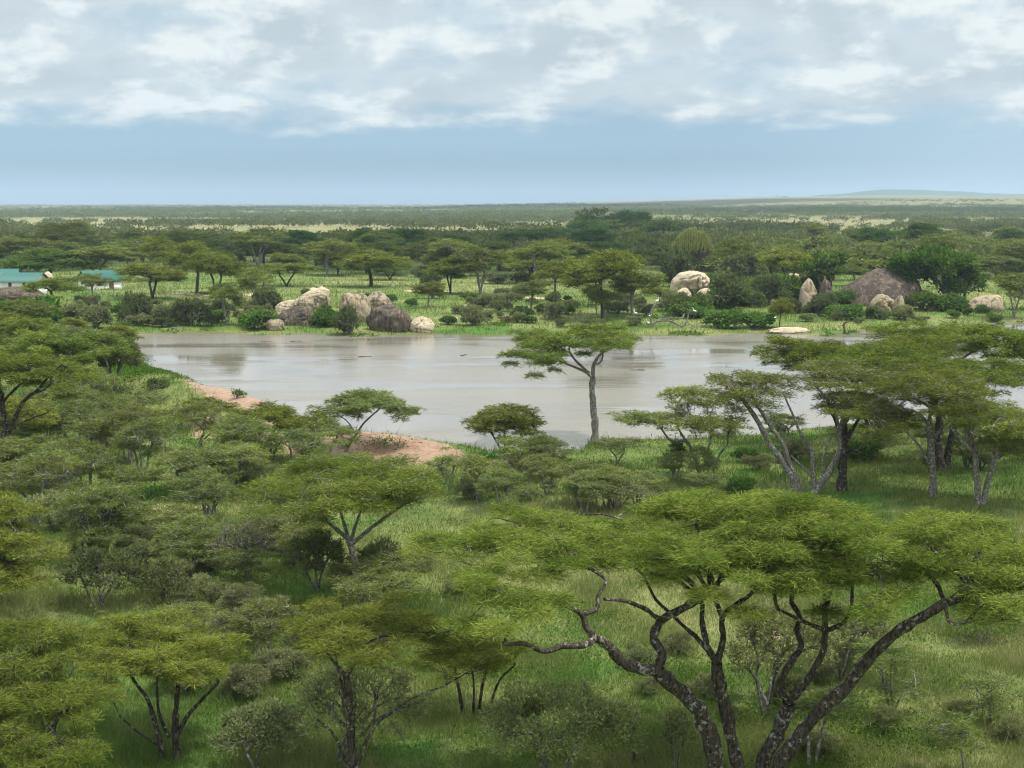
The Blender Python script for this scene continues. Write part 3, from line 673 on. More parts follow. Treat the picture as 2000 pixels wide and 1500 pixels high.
ridge_rock('dark leaning boulder half hidden behind the pointed one', [(1598, 600), (1604, 560), (1612, 546), (1620, 552), (1628, 572), (1636, 600)], 603, M_ROCKD, 28, .8, .08)
ridge_rock('huge dark brown bare rock ramp beside the big fig tree', [(1618, 590), (1650, 570), (1680, 551), (1702, 538), (1720, 528), (1740, 529), (1765, 531), (1790, 537), (1806, 556), (1814, 590)], 596, M_ROCKD, 29, .8, .03, 0, 0, 1.45, wedge=True)
ridge_rock('low rugged rock with a shaded hollow in front of the dark ramp', [(1701, 600), (1706, 590), (1718, 578), (1728, 577), (1738, 582), (1748, 590), (1752, 602)], 606, M_ROCK, 30, .8, .16, .4)
boulder('upright brown stone at the right end of the rugged rock', 1746, 1770, 575, 610, M_ROCK, 31, .8, 2.2)
boulder('grey boulder in the shade under the big fig tree', 1787, 1826, 565, 590, M_ROCK, 32, .8, 2.5)
boulder('small round boulder standing alone in bright grass before the fig tree', 1811, 1834, 583, 606, M_ROCKL, 33, .8, 2.3, 0, lump=.2)
ridge_rock('broad low domed boulder in open grass at the right', [(1888, 606), (1893, 596), (1908, 586), (1930, 580), (1950, 580), (1960, 588), (1966, 606)], 609, M_ROCK, 34, .7, .05)
boulder('thin flake of stone resting on top of the broad domed boulder', 1938, 1956, 576, 583, M_ROCKL, 35, .5, 2.6, 0, 0, name='boulder')
boulder('flat pale slab lying at the far water edge', 1500, 1584, 638, 650, M_ROCKL, 36, .5, 2.2, 0, name='rock_slab')
boulder('low flat stone in the grass of the far bank below the path', 898, 932, 594, 606, M_ROCK, 37, .6, 2.2)
boulder('small pale stone in grass near the far water edge', 870, 896, 618, 630, M_ROCKL, 38, .6, 2.2)
boulder('pale round boulder behind the gable of the green roofed house', 82, 106, 528, 560, M_ROCKL, 39, .8, 2.2)
boulder('wide bare brown rock slab in front of the green roofed houses', -40, 86, 558, 588, M_ROCKD, 40, .6, 2.0, 0, name='rock_slab', lump=.1)
boulder('square rock block crowning the distant bushy hill', 1178, 1207, 414, 430, M_ROCK, 41, .8, 3.2)
boulder('small rocks on the left shoulder of the distant bushy hill', 1154, 1168, 419, 430, M_ROCKL, 42, .8, 2.6)
boulder('pale stones on the bushy knoll beyond the flat dark trees', 455, 475, 452, 464, M_ROCKL, 43, .8, 2.6)
boulder('pale rock showing between bright bushes left of the pointed boulder', 1538, 1562, 533, 552, M_ROCKL, 44, .8, 2.6)
boulder('white stone lying in grass behind the foreground grey bush', 1500, 1545, 1231, 1248, M_ROCKL, 45, .7, 2.6)
boulder('white rock half buried in woodland beyond the fig tree', 1882, 1898, 487, 494, M_ROCKL, 46, .8, 2.6)

# ------------------------------------------------------------ houses
def quadbox(x0, x1, y0, y1, z0, z1):
    V = np.array([(x, y, z) for x in (x0, x1) for y in (y0, y1) for z in (z0, z1)], float)
    Q = np.array([[0, 1, 3, 2], [4, 6, 7, 5], [0, 4, 5, 1], [2, 3, 7, 6], [0, 2, 6, 4], [1, 5, 7, 3]]); return V, Q
def house(label, base, w, d, eave, ridge, rz, openings, roof_z=None):
    g = G(*base) if len(base) == 2 else np.array(base); e = link('house', None, loc=g, rot=(0, 0, rz), label=label, category='house', group=None)
    a, b = w / 2, d / 2
    V = np.array([(-a, -b, -.5), (a, -b, -.5), (a, b, -.5), (-a, b, -.5), (-a, -b, eave), (a, -b, eave), (a, b, eave), (-a, b, eave), (-a, 0, ridge), (a, 0, ridge)])
    Q = [np.array([[0, 1, 5, 4], [2, 3, 7, 6], [3, 0, 4, 7], [1, 2, 6, 5]]), np.array([[4, 7, 8], [5, 9, 6]])]
    Q[1] = Q[1][:, ::-1]
    link('wall', mesh('wall', V, Q, [M_WALL]), e)
    o = .45; s = (ridge - eave) / b; th = .07; parts = []
    for sg in (-1, 1):
        P = []
        for dz in (.05, .05 + th):
            P += [(-a - o, sg * (b + o), eave - o * s + dz), (a + o, sg * (b + o), eave - o * s + dz), (a + o, 0, ridge + dz), (-a - o, 0, ridge + dz)]
        q = np.array([[0, 1, 2, 3], [4, 5, 6, 7], [0, 1, 5, 4], [0, 3, 7, 4], [1, 2, 6, 5]]); parts.append((np.array(P, float), q))
    V, Q = merge(parts); link('roof', mesh('roof', V, Q, [M_ROOF]), e)
    for kind, side, u, z0, ww, hh in openings:
        if side == 'f': bx = quadbox(u - ww / 2, u + ww / 2, -b - .04, -b + .02, z0, z0 + hh)
        else:
            sx_ = -1 if side == 'l' else 1; bx = quadbox(sx_ * a - .04, sx_ * a + .04, u - ww / 2, u + ww / 2, z0, z0 + hh)
        w_ = link(kind, mesh(kind, bx[0], bx[1], [M_GLASS if kind == 'window' else M_DOOR]), e)
        V = bx[0].copy(); m0 = V.mean(0); V = m0 + (V - m0) * ((.7, 1.16, 1.14) if side != 'f' else (1.16, .7, 1.14)); link('frame', mesh('frame', V, bx[1], [M_DOOR]), w_)
    return e
house('long house with teal metal roof and white gable, nearest the bare rock slab', (48, 570), 6.4, 5.2, 2.1, 3.3, R(-6), [('window', 'f', -1.4, 1.1, .5, .6), ('window', 'f', 1.2, 1.1, .5, .6), ('window', 'r', 0, 1.2, .6, .6)])
house('teal roofed house partly outside the frame, behind the house by the rock slab', (4, 561), 6.8, 5.2, 2.3, 3.7, R(-4), [('window', 'f', 1.6, 1.1, .6, .7)])
house('white house with teal roof half hidden beneath spreading acacias', (196, 566), 6.6, 5.6, 2.1, 3.7, R(38), [('door', 'f', 1.2, 0, .9, 1.9), ('window', 'f', -1.4, 1.0, .8, .8), ('window', 'l', .8, 1.1, .7, .7), ('window', 'l', -1.0, 1.1, .7, .7)])
def annex():
    g = G(220, 566); e = link('shed', None, loc=g, rot=(0, 0, R(8)), label='low white flat topped outbuilding right of the half hidden white house', category='shed')
    v = quadbox(-1.6, 1.6, -1.1, 1.1, -.3, 1.6); link('wall', mesh('wall', v[0], v[1], [M_WALL]), e)
    v = quadbox(-1.75, 1.75, -1.25, 1.25, 1.6, 1.72); link('roof', mesh('roof', v[0], v[1], [M_ROOF]), e)
    v = quadbox(-.4, .4, -1.14, -1.05, 0, 1.35); link('door', mesh('door', v[0], v[1], [M_DOOR]), e)
annex()
def low_wall():
    g = G(77, 575); e = link('wall', None, loc=g, rot=(0, 0, R(-14)), label='short white wall behind the small acacia near the bare rock slab', category='wall')
    v = quadbox(-1.35, 1.35, -.14, .14, -.3, 1.25); link('wall_face', mesh('wall_face', v[0], v[1], [M_WALL]), e)
    v = quadbox(-1.4, 1.4, -.2, .2, 1.25, 1.33); link('coping', mesh('coping', v[0], v[1], [M_WALL]), e)
low_wall()
# ------------------------------------------------------------ traced trees, near to far
hero = [  # limbs: px points with depth offset, radius at the start and the end
    ([(1425, 1590, -.2), (1400, 1500, -.4), (1382, 1425, -.6), (1352, 1372, -.8), (1310, 1335, -1.), (1285, 1310, -1.2)], 0.252, 0.202),
    ([(1285, 1310, -1.2), (1240, 1303, -1.6), (1212, 1290, -1.9), (1190, 1262, -2.2), (1163, 1248, -2.5)], 0.168, 0.129),
    ([(1163, 1248, -2.5), (1140, 1260, -2.8), (1100, 1262, -3.2), (1060, 1272, -3.6), (1028, 1258, -4.), (985, 1258, -4.4)], 0.097, 0.052),
    ([(1163, 1248, -2.5), (1145, 1225, -2.4), (1136, 1200, -2.4), (1100, 1180, -2.6), (1045, 1166, -3), (985, 1160, -3.4)], 0.101, 0.043),
    ([(1136, 1200, -2.4), (1165, 1190, -2.2), (1168, 1165, -2.), (1185, 1135, -1.6)], 0.067, 0.043),
    ([(1285, 1310, -1.2), (1292, 1275, -1.1), (1276, 1245, -1.), (1290, 1215, -.8), (1330, 1190, -.5), (1362, 1172, -.2), (1385, 1158, 0)], 0.130, 0.103),
    ([(1330, 1192, -.5), (1290, 1208, -1), (1262, 1190, -1.4), (1225, 1175, -1.8), (1180, 1170, -2.2)], 0.071, 0.043),
    ([(1362, 1168, -.2), (1352, 1140, -.4), (1320, 1120, -.8), (1280, 1122, -1.2), (1250, 1102, -1.4)], 0.076, 0.043),
    ([(1385, 1158, 0), (1410, 1130, .3), (1432, 1108, .8), (1445, 1080, 1.4)], 0.084, 0.052),
    ([(1385, 1158, 0), (1365, 1125, .6), (1330, 1095, 1.6), (1290, 1065, 2.8)], 0.067, 0.043),
    ([(1455, 1600, 0), (1440, 1500, 0), (1426, 1430, .1), (1408, 1350, .2), (1400, 1295, .3)], 0.218, 0.176),
    ([(1400, 1295, .3), (1412, 1250, .5), (1410, 1210, .7), (1425, 1190, 1.), (1460, 1165, 1.4), (1500, 1130, 2.)], 0.101, 0.052),
    ([(1412, 1212, .7), (1398, 1165, 1.2), (1410, 1110, 2.2), (1400, 1060, 3.4)], 0.076, 0.043),
    ([(1400, 1295, .3), (1382, 1262, .2), (1372, 1220, .4), (1372, 1180, .6)], 0.105, 0.069),
    ([(1392, 1285, .3), (1365, 1250, .6), (1330, 1218, 1.2), (1280, 1170, 2.2)], 0.071, 0.043),
    ([(1485, 1610, 0), (1488, 1500, .1), (1515, 1440, .2), (1535, 1395, .2), (1540, 1372, .2)], 0.227, 0.172),
    ([(1540, 1372, .2), (1522, 1342, .3), (1540, 1300, .4), (1565, 1262, .5), (1556, 1232, .6), (1562, 1205, .8), (1545, 1175, 1.)], 0.113, 0.069),
    ([(1540, 1372, .2), (1565, 1345, 0), (1590, 1308, -.2), (1608, 1270, -.3), (1612, 1232, -.4)], 0.118, 0.086),
    ([(1612, 1232, -.4), (1580, 1218, -.5), (1560, 1210, -.8), (1520, 1190, -1.2)], 0.067, 0.043),
    ([(1612, 1232, -.4), (1645, 1218, -.6), (1662, 1190, -.8), (1664, 1155, -1)], 0.071, 0.043),
    ([(1502, 1610, -.3), (1520, 1500, -.4), (1560, 1440, -.6), (1605, 1385, -.8), (1655, 1340, -1), (1692, 1290, -1.2), (1745, 1240, -1.4), (1800, 1205, -1.6), (1845, 1180, -1.8), (1895, 1150, -2)], 0.227, 0.112),
    ([(1895, 1150, -2), (1925, 1162, -2.2), (1950, 1158, -2.4), (1990, 1150, -2.6)], 0.059, 0.043),
    ([(1845, 1180, -1.8), (1855, 1215, -2.2), (1880, 1218, -2.4), (1905, 1195, -2.6), (1915, 1170, -2.6)], 0.050, 0.034),
    ([(1845, 1180, -1.8), (1830, 1140, -1), (1800, 1110, .4), (1780, 1070, 2)], 0.067, 0.043),
    ([(1895, 1150, -2), (1940, 1110, -1), (1960, 1070, 1)], 0.067, 0.043)]
A('huge flat topped acacia with black and white mottled limbs spreading across the lower right', (1460, 1592),
  [(1120, 1790, 930, 1100, 1.5), (890, 1250, 980, 1120, .5), (775, 985, 1010, 1100, 1.2), (1180, 1700, 1010, 1120, -1), (1620, 2080, 985, 1130, 0), (860, 1110, 1120, 1235, -3.5), (1440, 1790, 1085, 1195, -1.6), (1860, 2180, 1070, 1190, -2.5)], 'aca', hero, pr=.62, twig=9, dens=1.6, skirt=.22)
A('acacia with a slim pale forked trunk and bright crown at bottom centre', (688, 1545), [(540, 870, 1148, 1290), (800, 1010, 1190, 1285, 1)], 'aca',
  [([(690, 1540), (686, 1450), (682, 1370), (676, 1320)], .13, .10), ([(676, 1320), (650, 1290), (630, 1262)], .06, .03), ([(676, 1322), (700, 1285), (718, 1255), (760, 1240)], .06, .03), ([(690, 1520), (715, 1450), (740, 1410), (770, 1390)], .06, .03), ([(684, 1400), (665, 1330), (655, 1275)], .05, .025), ([(688, 1520), (655, 1440), (620, 1405)], .05, .03)], dens=1.2)
B('grey green thorny undergrowth around the slim pale forked trunk', (640, 1500), (545, 860, 1290, 1480), 'thorn', dens=.55)
A('many stemmed dark trunked acacia with a layered crown at lower left', (335, 1480), [(140, 400, 1178, 1290, 1), (260, 490, 1200, 1345), (150, 330, 1250, 1330, -1)], 'aca',
  [([(318, 1470), (305, 1420), (290, 1370), (262, 1330)], .09, .045), ([(345, 1478), (342, 1420), (345, 1370), (350, 1320)], .12, .06), ([(345, 1440), (365, 1400), (395, 1365), (425, 1335)], .08, .04), ([(330, 1440), (310, 1390), (306, 1330)], .06, .035), ([(318, 1460), (270, 1430), (235, 1400)], .05, .025)], dens=1.3)
A('very large layered acacia crown filling the bottom left corner', (40, 1640), [(-160, 200, 1185, 1330, 1.5), (-140, 260, 1290, 1440, -.5), (-150, 230, 1400, 1540, -2.5)], 'aca', None, dens=1.3, forks=3)
A('acacia with stacked olive pads half outside the left frame above the corner crown', (-30, 1215), [(-160, 85, 955, 1040, 1), (-140, 130, 1020, 1100), (-120, 90, 1085, 1160, -1.5)], 'aca', None, dens=1.3, forks=2)
B('small dark twiggy bush at bottom left centre between two acacias', (512, 1525), (400, 610, 1375, 1500), 'thorn', dens=1.)
B('broad low grey green thorn bush at the bottom centre', (1085, 1545), (900, 1275, 1345, 1500), 'thorn', dens=1.05)
A('thin many stemmed acacia behind the left limb of the huge acacia', (925, 1395), [(830, 1040, 1205, 1290), (790, 930, 1250, 1330, -.6)], 'aca', [([(905, 1395), (895, 1340), (885, 1290)], .07, .04), ([(935, 1395), (942, 1340), (955, 1290)], .06, .035), ([(955, 1388), (975, 1330), (1005, 1300)], .05, .03), ([(925, 1395), (925, 1330), (915, 1280)], .05, .03)], dens=1.1)
B('big pale grey thorn bush seen through the limbs of the huge acacia', (1495, 1398), (1395, 1660, 1180, 1360), 'thorn', dens=.8)
B('grey thorn thicket between the two right limbs of the huge acacia', (1640, 1330), (1560, 1760, 1170, 1300), 'thorn', dens=.7)
A('slender twin stemmed small acacia under the right limb of the huge acacia', (1585, 1500), [(1500, 1690, 1335, 1395)], 'thin', [([(1580, 1500), (1578, 1440), (1570, 1390)], .06, .03), ([(1592, 1498), (1602, 1440), (1620, 1390), (1650, 1375)], .055, .03)], pr=.35)
A('upright grey stemmed young tree right of the longest limb', (1745, 1402), [(1650, 1810, 1255, 1300), (1680, 1830, 1310, 1365)], 'thin', [([(1742, 1402), (1728, 1340), (1722, 1295)], .07, .035), ([(1748, 1402), (1740, 1340), (1742, 1285)], .06, .03), ([(1745, 1390), (1765, 1350), (1790, 1320)], .04, .02)], pr=.35)
A('small open sapling with a bare fan of twigs in the right hand grass', (1935, 1418), [(1872, 1995, 1305, 1365), (1880, 1990, 1350, 1395)], 'thin', [([(1935, 1418), (1934, 1395), (1935, 1380)], .05, .035)], pr=.3)
A('little bushy acacia above a bright green patch at the right edge', (1922, 1258), [(1855, 1995, 1150, 1205), (1870, 1985, 1185, 1225)], 'thin', [([(1918, 1258), (1910, 1235), (1900, 1215)], .045, .025), ([(1925, 1258), (1930, 1235), (1940, 1210)], .045, .025)], pr=.35, dens=1.3)
A('leaning sparse sapling with a curved stem at the bottom right', (1885, 1520), [(1770, 1915, 1385, 1430), (1800, 1930, 1420, 1450)], 'thin', [([(1885, 1520), (1878, 1470), (1862, 1435)], .045, .025)], pr=.3)
B('low twiggy bush at the bottom edge left of the huge acacia trunks', (1318, 1530), (1285, 1365, 1385, 1500), 'thorn', dens=.8)
B('dense olive thicket lying low at the left above the layered acacia', (190, 1188), (105, 290, 1072, 1178), 'olive', name='bush', cat='bush', dens=.75)
B('dark green spreading bush right of the low olive thicket', (320, 1175), (245, 385, 1098, 1168), 'olive', name='bush', cat='bush', dens=.75)
A('flat topped acacia with silvery forking limbs in the middle distance', (700, 1172), [(455, 860, 872, 978), (560, 880, 905, 990, -1)], 'pale',
  [([(700, 1170), (696, 1120), (688, 1075), (682, 1055)], .17, .14), ([(682, 1055), (640, 1020), (600, 1000), (555, 985), (510, 965)], .09, .04), ([(682, 1055), (665, 1000), (655, 960)], .08, .04), ([(684, 1060), (700, 1010), (720, 965)], .08, .04), ([(690, 1060), (740, 1020), (790, 985), (840, 968)], .09, .04), ([(640, 1020), (620, 990), (600, 965)], .05, .03)], dens=1.1, skirt=.1, twig=8)
B('dark olive bush crowding the trunk of the silvery limbed acacia', (620, 1155), (540, 700, 1040, 1145), 'olive', name='bush', cat='bush', dens=.8)
B('smaller dark bush right of the trunk of the silvery limbed acacia', (748, 1150), (690, 800, 1060, 1140), 'olive', name='bush', cat='bush', dens=.7)
B('leafless looking pale grey bush in the grass left of the middle acacia', (478, 1135), (395, 540, 1020, 1110), 'bare')
B('second pale grey leafless bush close to the first, nearer the path', (430, 1105), (385, 470, 1050, 1100), 'bare')
A('small acacia with a short dark trunk beside the sandy track', (519, 1085), [(465, 575, 990, 1030)], 'thin', pr=.35, rt=.1)
A('slim pale stemmed acacia right of the sandy track patch', (341, 1066), [(265, 400, 975, 1020), (300, 420, 1005, 1040)], 'thin', pr=.4)
A('thin acacia with a white lower trunk standing on the grass near the track', (420, 1010), [(350, 470, 940, 975)], 'thin', pr=.4)
B('grey thorn bush at the left between the edge acacia and the track', (165, 1095), (100, 270, 975, 1070), 'thorn', dens=.9)
B('rounded grey thorn bush left of the sandy track', (100, 1040), (30, 170, 965, 1030), 'thorn', dens=.9)
B('pale thorn bush straddling the end of the sandy track', (600, 1040), (520, 660, 960, 1030), 'thorn', dens=.5)
# --- the shore in front of the water
lone = [([(1163, 864), (1162, 830), (1158, 790), (1156, 760), (1158, 738)], .27, .215),
        ([(1158, 738), (1140, 725), (1110, 712), (1080, 700), (1050, 696)], .13, .05), ([(1152, 730), (1125, 705), (1112, 685), (1115, 670)], .11, .05),
        ([(1158, 738), (1160, 712, .4), (1175, 690, .8), (1200, 678, 1)], .17, .07), ([(1165, 712), (1172, 708)], .10, .07), ([(1175, 690, .8), (1168, 670, 1.4), (1150, 660, 2)], .08, .05), ([(1110, 712), (1090, 695, 1), (1060, 672, 2)], .07, .04)]
A('tall lone umbrella acacia on the near shore, dark against the water', (1163, 864), [(1060, 1255, 634, 676, .5), (985, 1120, 672, 702, -1.5), (985, 1130, 648, 668, 2.), (1040, 1100, 700, 722, -1)], 'pale', lone, dens=1.5, pr=.7, skirt=.15, twig=8)
A('small acacia leaning right over the water with airy grey green crown', (675, 882), [(640, 800, 758, 800), (612, 720, 782, 812, -.5), (740, 830, 785, 810)], 'thin',
  [([(672, 885), (692, 855), (712, 825), (740, 800)], .10, .06), ([(695, 850), (680, 825), (655, 806)], .05, .03), ([(740, 800), (760, 785), (790, 790)], .045, .03)], dens=1.4, pr=.5)
A('dense dark green topped acacia standing at the water edge', (988, 905), [(922, 1050, 786, 822), (905, 985, 805, 842, -.8), (985, 1064, 803, 840, -.5), (925, 1050, 818, 850, -1)], 'aca', [([(985, 905), (978, 880), (965, 855)], .09, .05), ([(990, 905), (1000, 875), (1025, 848)], .08, .045), ([(988, 900), (985, 860), (985, 835)], .07, .04)], dens=.95, twig=6)
A('pale lower acacia in front of the dark green topped one', (1005, 932), [(955, 1090, 850, 892)], 'thin', [([(1005, 932), (1012, 905), (1020, 885)], .07, .04), ([(1003, 930), (990, 905), (980, 890)], .06, .035)], dens=1.3, pr=.45)
B('dark twiggy bush at the foot of the dark green topped acacia', (1005, 945), (965, 1050, 890, 940), 'thorn', dens=.8)
A('ragged many stemmed acacia left of the big V shaped trunks', (1378, 938), [(1290, 1410, 745, 790, 1), (1330, 1460, 800, 850), (1270, 1370, 800, 840, -1), (1195, 1300, 800, 832, -1)], 'thin',
  [([(1372, 938), (1355, 890), (1340, 862), (1310, 860), (1290, 835)], .15, .06), ([(1385, 935), (1382, 890), (1388, 860)], .10, .06), ([(1390, 930), (1405, 890), (1420, 870)], .08, .05), ([(1340, 862), (1322, 830), (1320, 800), (1335, 770)], .08, .05)], dens=1.5)
B('dark upright stump like bush left of the ragged many stemmed acacia', (1316, 925), (1300, 1338, 862, 915), 'olive', name='bush', cat='bush')
A('slim open topped acacia on the near shore between the lone tree and the ragged one', (1205, 912), [(1160, 1262, 850, 880)], 'thin', pr=.45, dens=.9)
A('big many limbed acacia with V shaped pale trunks and sparse brownish crown', (1580, 962), [(1385, 1560, 715, 775), (1520, 1740, 705, 760, 1), (1385, 1470, 770, 795, -1), (1620, 1770, 760, 800, -.5)], 'thin',
  [([(1556, 945), (1530, 905), (1500, 860), (1478, 820), (1450, 780), (1420, 750)], .22, .09), ([(1560, 945), (1540, 900), (1528, 865), (1500, 825), (1478, 790), (1465, 765)], .17, .08), ([(1590, 962), (1588, 910), (1585, 880), (1560, 840)], .17, .09), ([(1592, 960), (1620, 920), (1640, 880), (1640, 850)], .20, .15), ([(1640, 850), (1632, 810), (1615, 780), (1590, 750)], .12, .06), ([(1640, 850), (1660, 815), (1700, 790)], .11, .06), ([(1585, 930), (1560, 905), (1545, 890)], .08, .05), ([(1610, 935), (1608, 890), (1625, 850)], .08, .05)], dens=1.25, pr=.8, twig=7)
A('acacia with a straight nearly black trunk between the V shaped and the broad ones', (1645, 958), [(1570, 1780, 770, 812), (1690, 1830, 800, 835, -.5)], 'aca', [([(1646, 958), (1647, 900), (1650, 865)], .28, .22), ([(1650, 865), (1670, 830), (1690, 800)], .15, .07), ([(1650, 868), (1635, 830), (1620, 800)], .12, .07), ([(1655, 885), (1700, 868), (1725, 845)], .06, .04)], dens=0.74)
A('broad acacia with a thick pale column trunk at the right', (1823, 970), [(1660, 1960, 700, 790), (1640, 1760, 800, 850, -1)], 'pale',
  [([(1824, 970), (1822, 920), (1818, 870), (1815, 830)], .24, .18), ([(1815, 830), (1790, 805), (1765, 798)], .10, .06), ([(1815, 830), (1818, 790), (1820, 765)], .13, .08), ([(1822, 870), (1835, 840), (1870, 812), (1910, 812)], .10, .06), ([(1815, 905), (1795, 870), (1765, 840), (1740, 842)], .09, .05), ([(1822, 800), (1790, 780), (1765, 775)], .09, .05)], dens=0.82, pr=.75)
A('acacia with twin splayed trunks meeting at the ground near the right edge', (1915, 985), [(1800, 2060, 760, 850, -.5), (1900, 2130, 820, 870, -1)], 'pale',
  [([(1912, 985), (1908, 930), (1905, 890)], .20, .16), ([(1905, 890), (1870, 850), (1845, 815), (1825, 795)], .12, .07), ([(1905, 890), (1912, 860), (1955, 845), (1985, 815)], .11, .06), ([(1920, 985), (1932, 930), (1945, 895)], .18, .14), ([(1945, 895), (1970, 865), (2005, 835)], .11, .06), ([(1945, 900), (1985, 870), (2030, 850)], .09, .05), ([(1940, 895), (1945, 850), (1940, 810)], .08, .05)], dens=0.78, pr=.7)
A('massive old acacia with a thick fluted dark trunk behind the column trunk', (1842, 918), [(1600, 1900, 672, 740, 1), (1800, 2090, 690, 760)], 'aca', [([(1838, 918), (1832, 870), (1835, 820), (1825, 780)], .33, .2), ([(1846, 918), (1858, 860), (1870, 805), (1868, 770)], .26, .14), ([(1870, 805), (1900, 780), (1920, 750)], .13, .07), ([(1860, 800), (1840, 770), (1800, 745)], .12, .07)], dens=0.86, pr=.8)
A('low wide acacia crown overhanging the water with its left tip drooping', (1700, 868), [(1482, 1680, 662, 700), (1640, 1860, 655, 705, .5)], 'aca', [([(1700, 868), (1690, 800), (1670, 750), (1640, 715)], .22, .1), ([(1670, 750), (1620, 710), (1580, 700)], .09, .05), ([(1690, 790), (1730, 740), (1760, 705)], .13, .07)], dens=1.31, pr=.85)
A('farthest acacia of the right hand group with pads spread along the far water', (1860, 838), [(1690, 1860, 634, 660, .5), (1830, 2040, 636, 672, 0), (1900, 2060, 668, 690, -1)], 'aca', [([(1860, 838), (1852, 780), (1840, 730), (1800, 680)], .24, .1), ([(1845, 735), (1880, 700), (1930, 670)], .13, .06)], dens=1.23, pr=.85)
# --- left bank
A('tall acacia with white limbs sweeping right at the left edge', (5, 935), [(-110, 130, 695, 740), (60, 200, 715, 745, .5)], 'aca',
  [([(0, 935), (4, 870), (10, 830), (5, 800)], .24, .17), ([(5, 800), (10, 780), (40, 750), (60, 728)], .11, .06), ([(10, 850), (30, 815), (45, 785), (75, 760), (95, 735), (120, 712)], .15, .06), ([(5, 860), (35, 830), (60, 818), (95, 805)], .07, .04), ([(60, 770), (85, 762), (100, 748)], .06, .04), ([(5, 800), (-30, 760), (-50, 740)], .11, .07)], dens=1.3, pr=.8)
A('spreading acacia on the left bank with three trunks rising from one base', (138, 786), [(5, 200, 636, 690), (70, 260, 648, 695, 1)], 'pale', [([(128, 785), (120, 765), (115, 745)], .17, .1), ([(138, 787), (138, 760), (140, 735)], .24, .14), ([(145, 786), (155, 760), (175, 740), (210, 720)], .15, .08), ([(138, 745), (125, 715), (110, 690)], .1, .07)], dens=1.5, pr=.85)
B('dark rounded tree on the left bank beside the water', (228, 768), (182, 288, 660, 750), 'olive', name='tree', cat='tree', dens=1.1)
A('acacia with glossy green flat top in front of the left bank', (30, 900), [(-60, 85, 775, 815), (0, 110, 800, 835, -.5)], 'aca', dens=1.2)
A('small acacia with two grey stems at the left among the thicket', (32, 952), [(-20, 120, 850, 895)], 'thin', dens=1.5, pr=.45)
A('slender acacia with a white lower trunk in the left thicket', (100, 962), [(55, 190, 855, 900)], 'thin', [([(104, 965), (102, 930), (98, 900)], .11, .06), ([(98, 900), (85, 880)], .05, .03), ([(98, 900), (115, 880)], .05, .03)], dens=1.3, pr=.45)
A('acacia with a thin crooked stem in the centre of the left thicket', (205, 905), [(140, 265, 808, 850)], 'thin', [([(206, 905), (198, 870), (182, 850), (180, 830), (200, 820)], .10, .04)], dens=1.4, pr=.5)
A('acacia with dark crooked stems against the red soil bank', (392, 892), [(335, 440, 785, 815), (390, 480, 815, 845)], 'thin', [([(392, 892), (392, 860), (398, 840), (370, 815), (352, 800)], .13, .05), ([(395, 860), (420, 840), (445, 825)], .07, .04), ([(410, 885), (425, 855), (428, 830)], .07, .04)], dens=1.1, pr=.5)
A('small low acacia above the red soil near the bank crest', (402, 830), [(335, 460, 778, 806)], 'aca', dens=1., pr=.5)
A('wide acacia with fanning dark stems beside the red soil', (528, 900), [(435, 600, 788, 835), (540, 660, 805, 850, .5)], 'aca', [([(525, 900), (512, 870), (500, 850)], .11, .06), ([(530, 900), (545, 865), (575, 840), (600, 830)], .11, .05), ([(528, 895), (530, 860), (540, 830)], .08, .05)], dens=1.2, pr=.6)
A('grey green acacia right of the fanning stems, reaching toward the leaning tree', (640, 905), [(565, 700, 815, 860)], 'thin', dens=1.5, pr=.5)
A('acacia with vertical dark stems below the crooked stemmed one', (400, 978), [(320, 450, 870, 915)], 'thin', dens=1.5, pr=.5)
A('pale flat acacia near the left end of the track', (250, 978), [(190, 330, 905, 945)], 'thin', dens=1.5, pr=.5)
A('low acacia with open crown on the crest of the left bank', (262, 815), [(215, 330, 765, 795)], 'thin', dens=1.4, pr=.5)
A('round topped acacia below the shaded bank slope', (318, 845), [(275, 375, 795, 830)], 'aca', dens=1.2, pr=.5)
B('dark green leafy shrub on the crest of the bank beside the water', (305, 760), (283, 330, 742, 762), 'leafy', name='leafy_shrub', cat='shrub', dens=.8)
B('tiny dark shrub on the bare crest of the bank', (463, 778), (450, 478, 766, 780), 'leafy', name='leafy_shrub', cat='shrub', dens=.8)
# --- middle distance stems on grass
A('thin grey trunked acacia in the grass below the bare red point', (932, 985), [(880, 990, 885, 925)], 'thin', dens=1.3, pr=.45)
A('small dark trunked acacia below the bare red point', (873, 965), [(835, 920, 885, 915)], 'thin', dens=1.3, pr=.4)
A('open leafless topped sapling in the grass above the huge acacia', (1210, 970), [(1150, 1275, 915, 950)], 'thin', dens=.8, pr=.45)
B('grey green bush above the left shoulder of the huge acacia', (1200, 1000), (1120, 1290, 935, 985), 'thorn', dens=.6)
B('low bush on the grass just right of the dark twiggy bush by the shore', (1085, 915), (1060, 1120, 895, 915), 'leafy', name='leafy_shrub', cat='shrub', dens=.6)

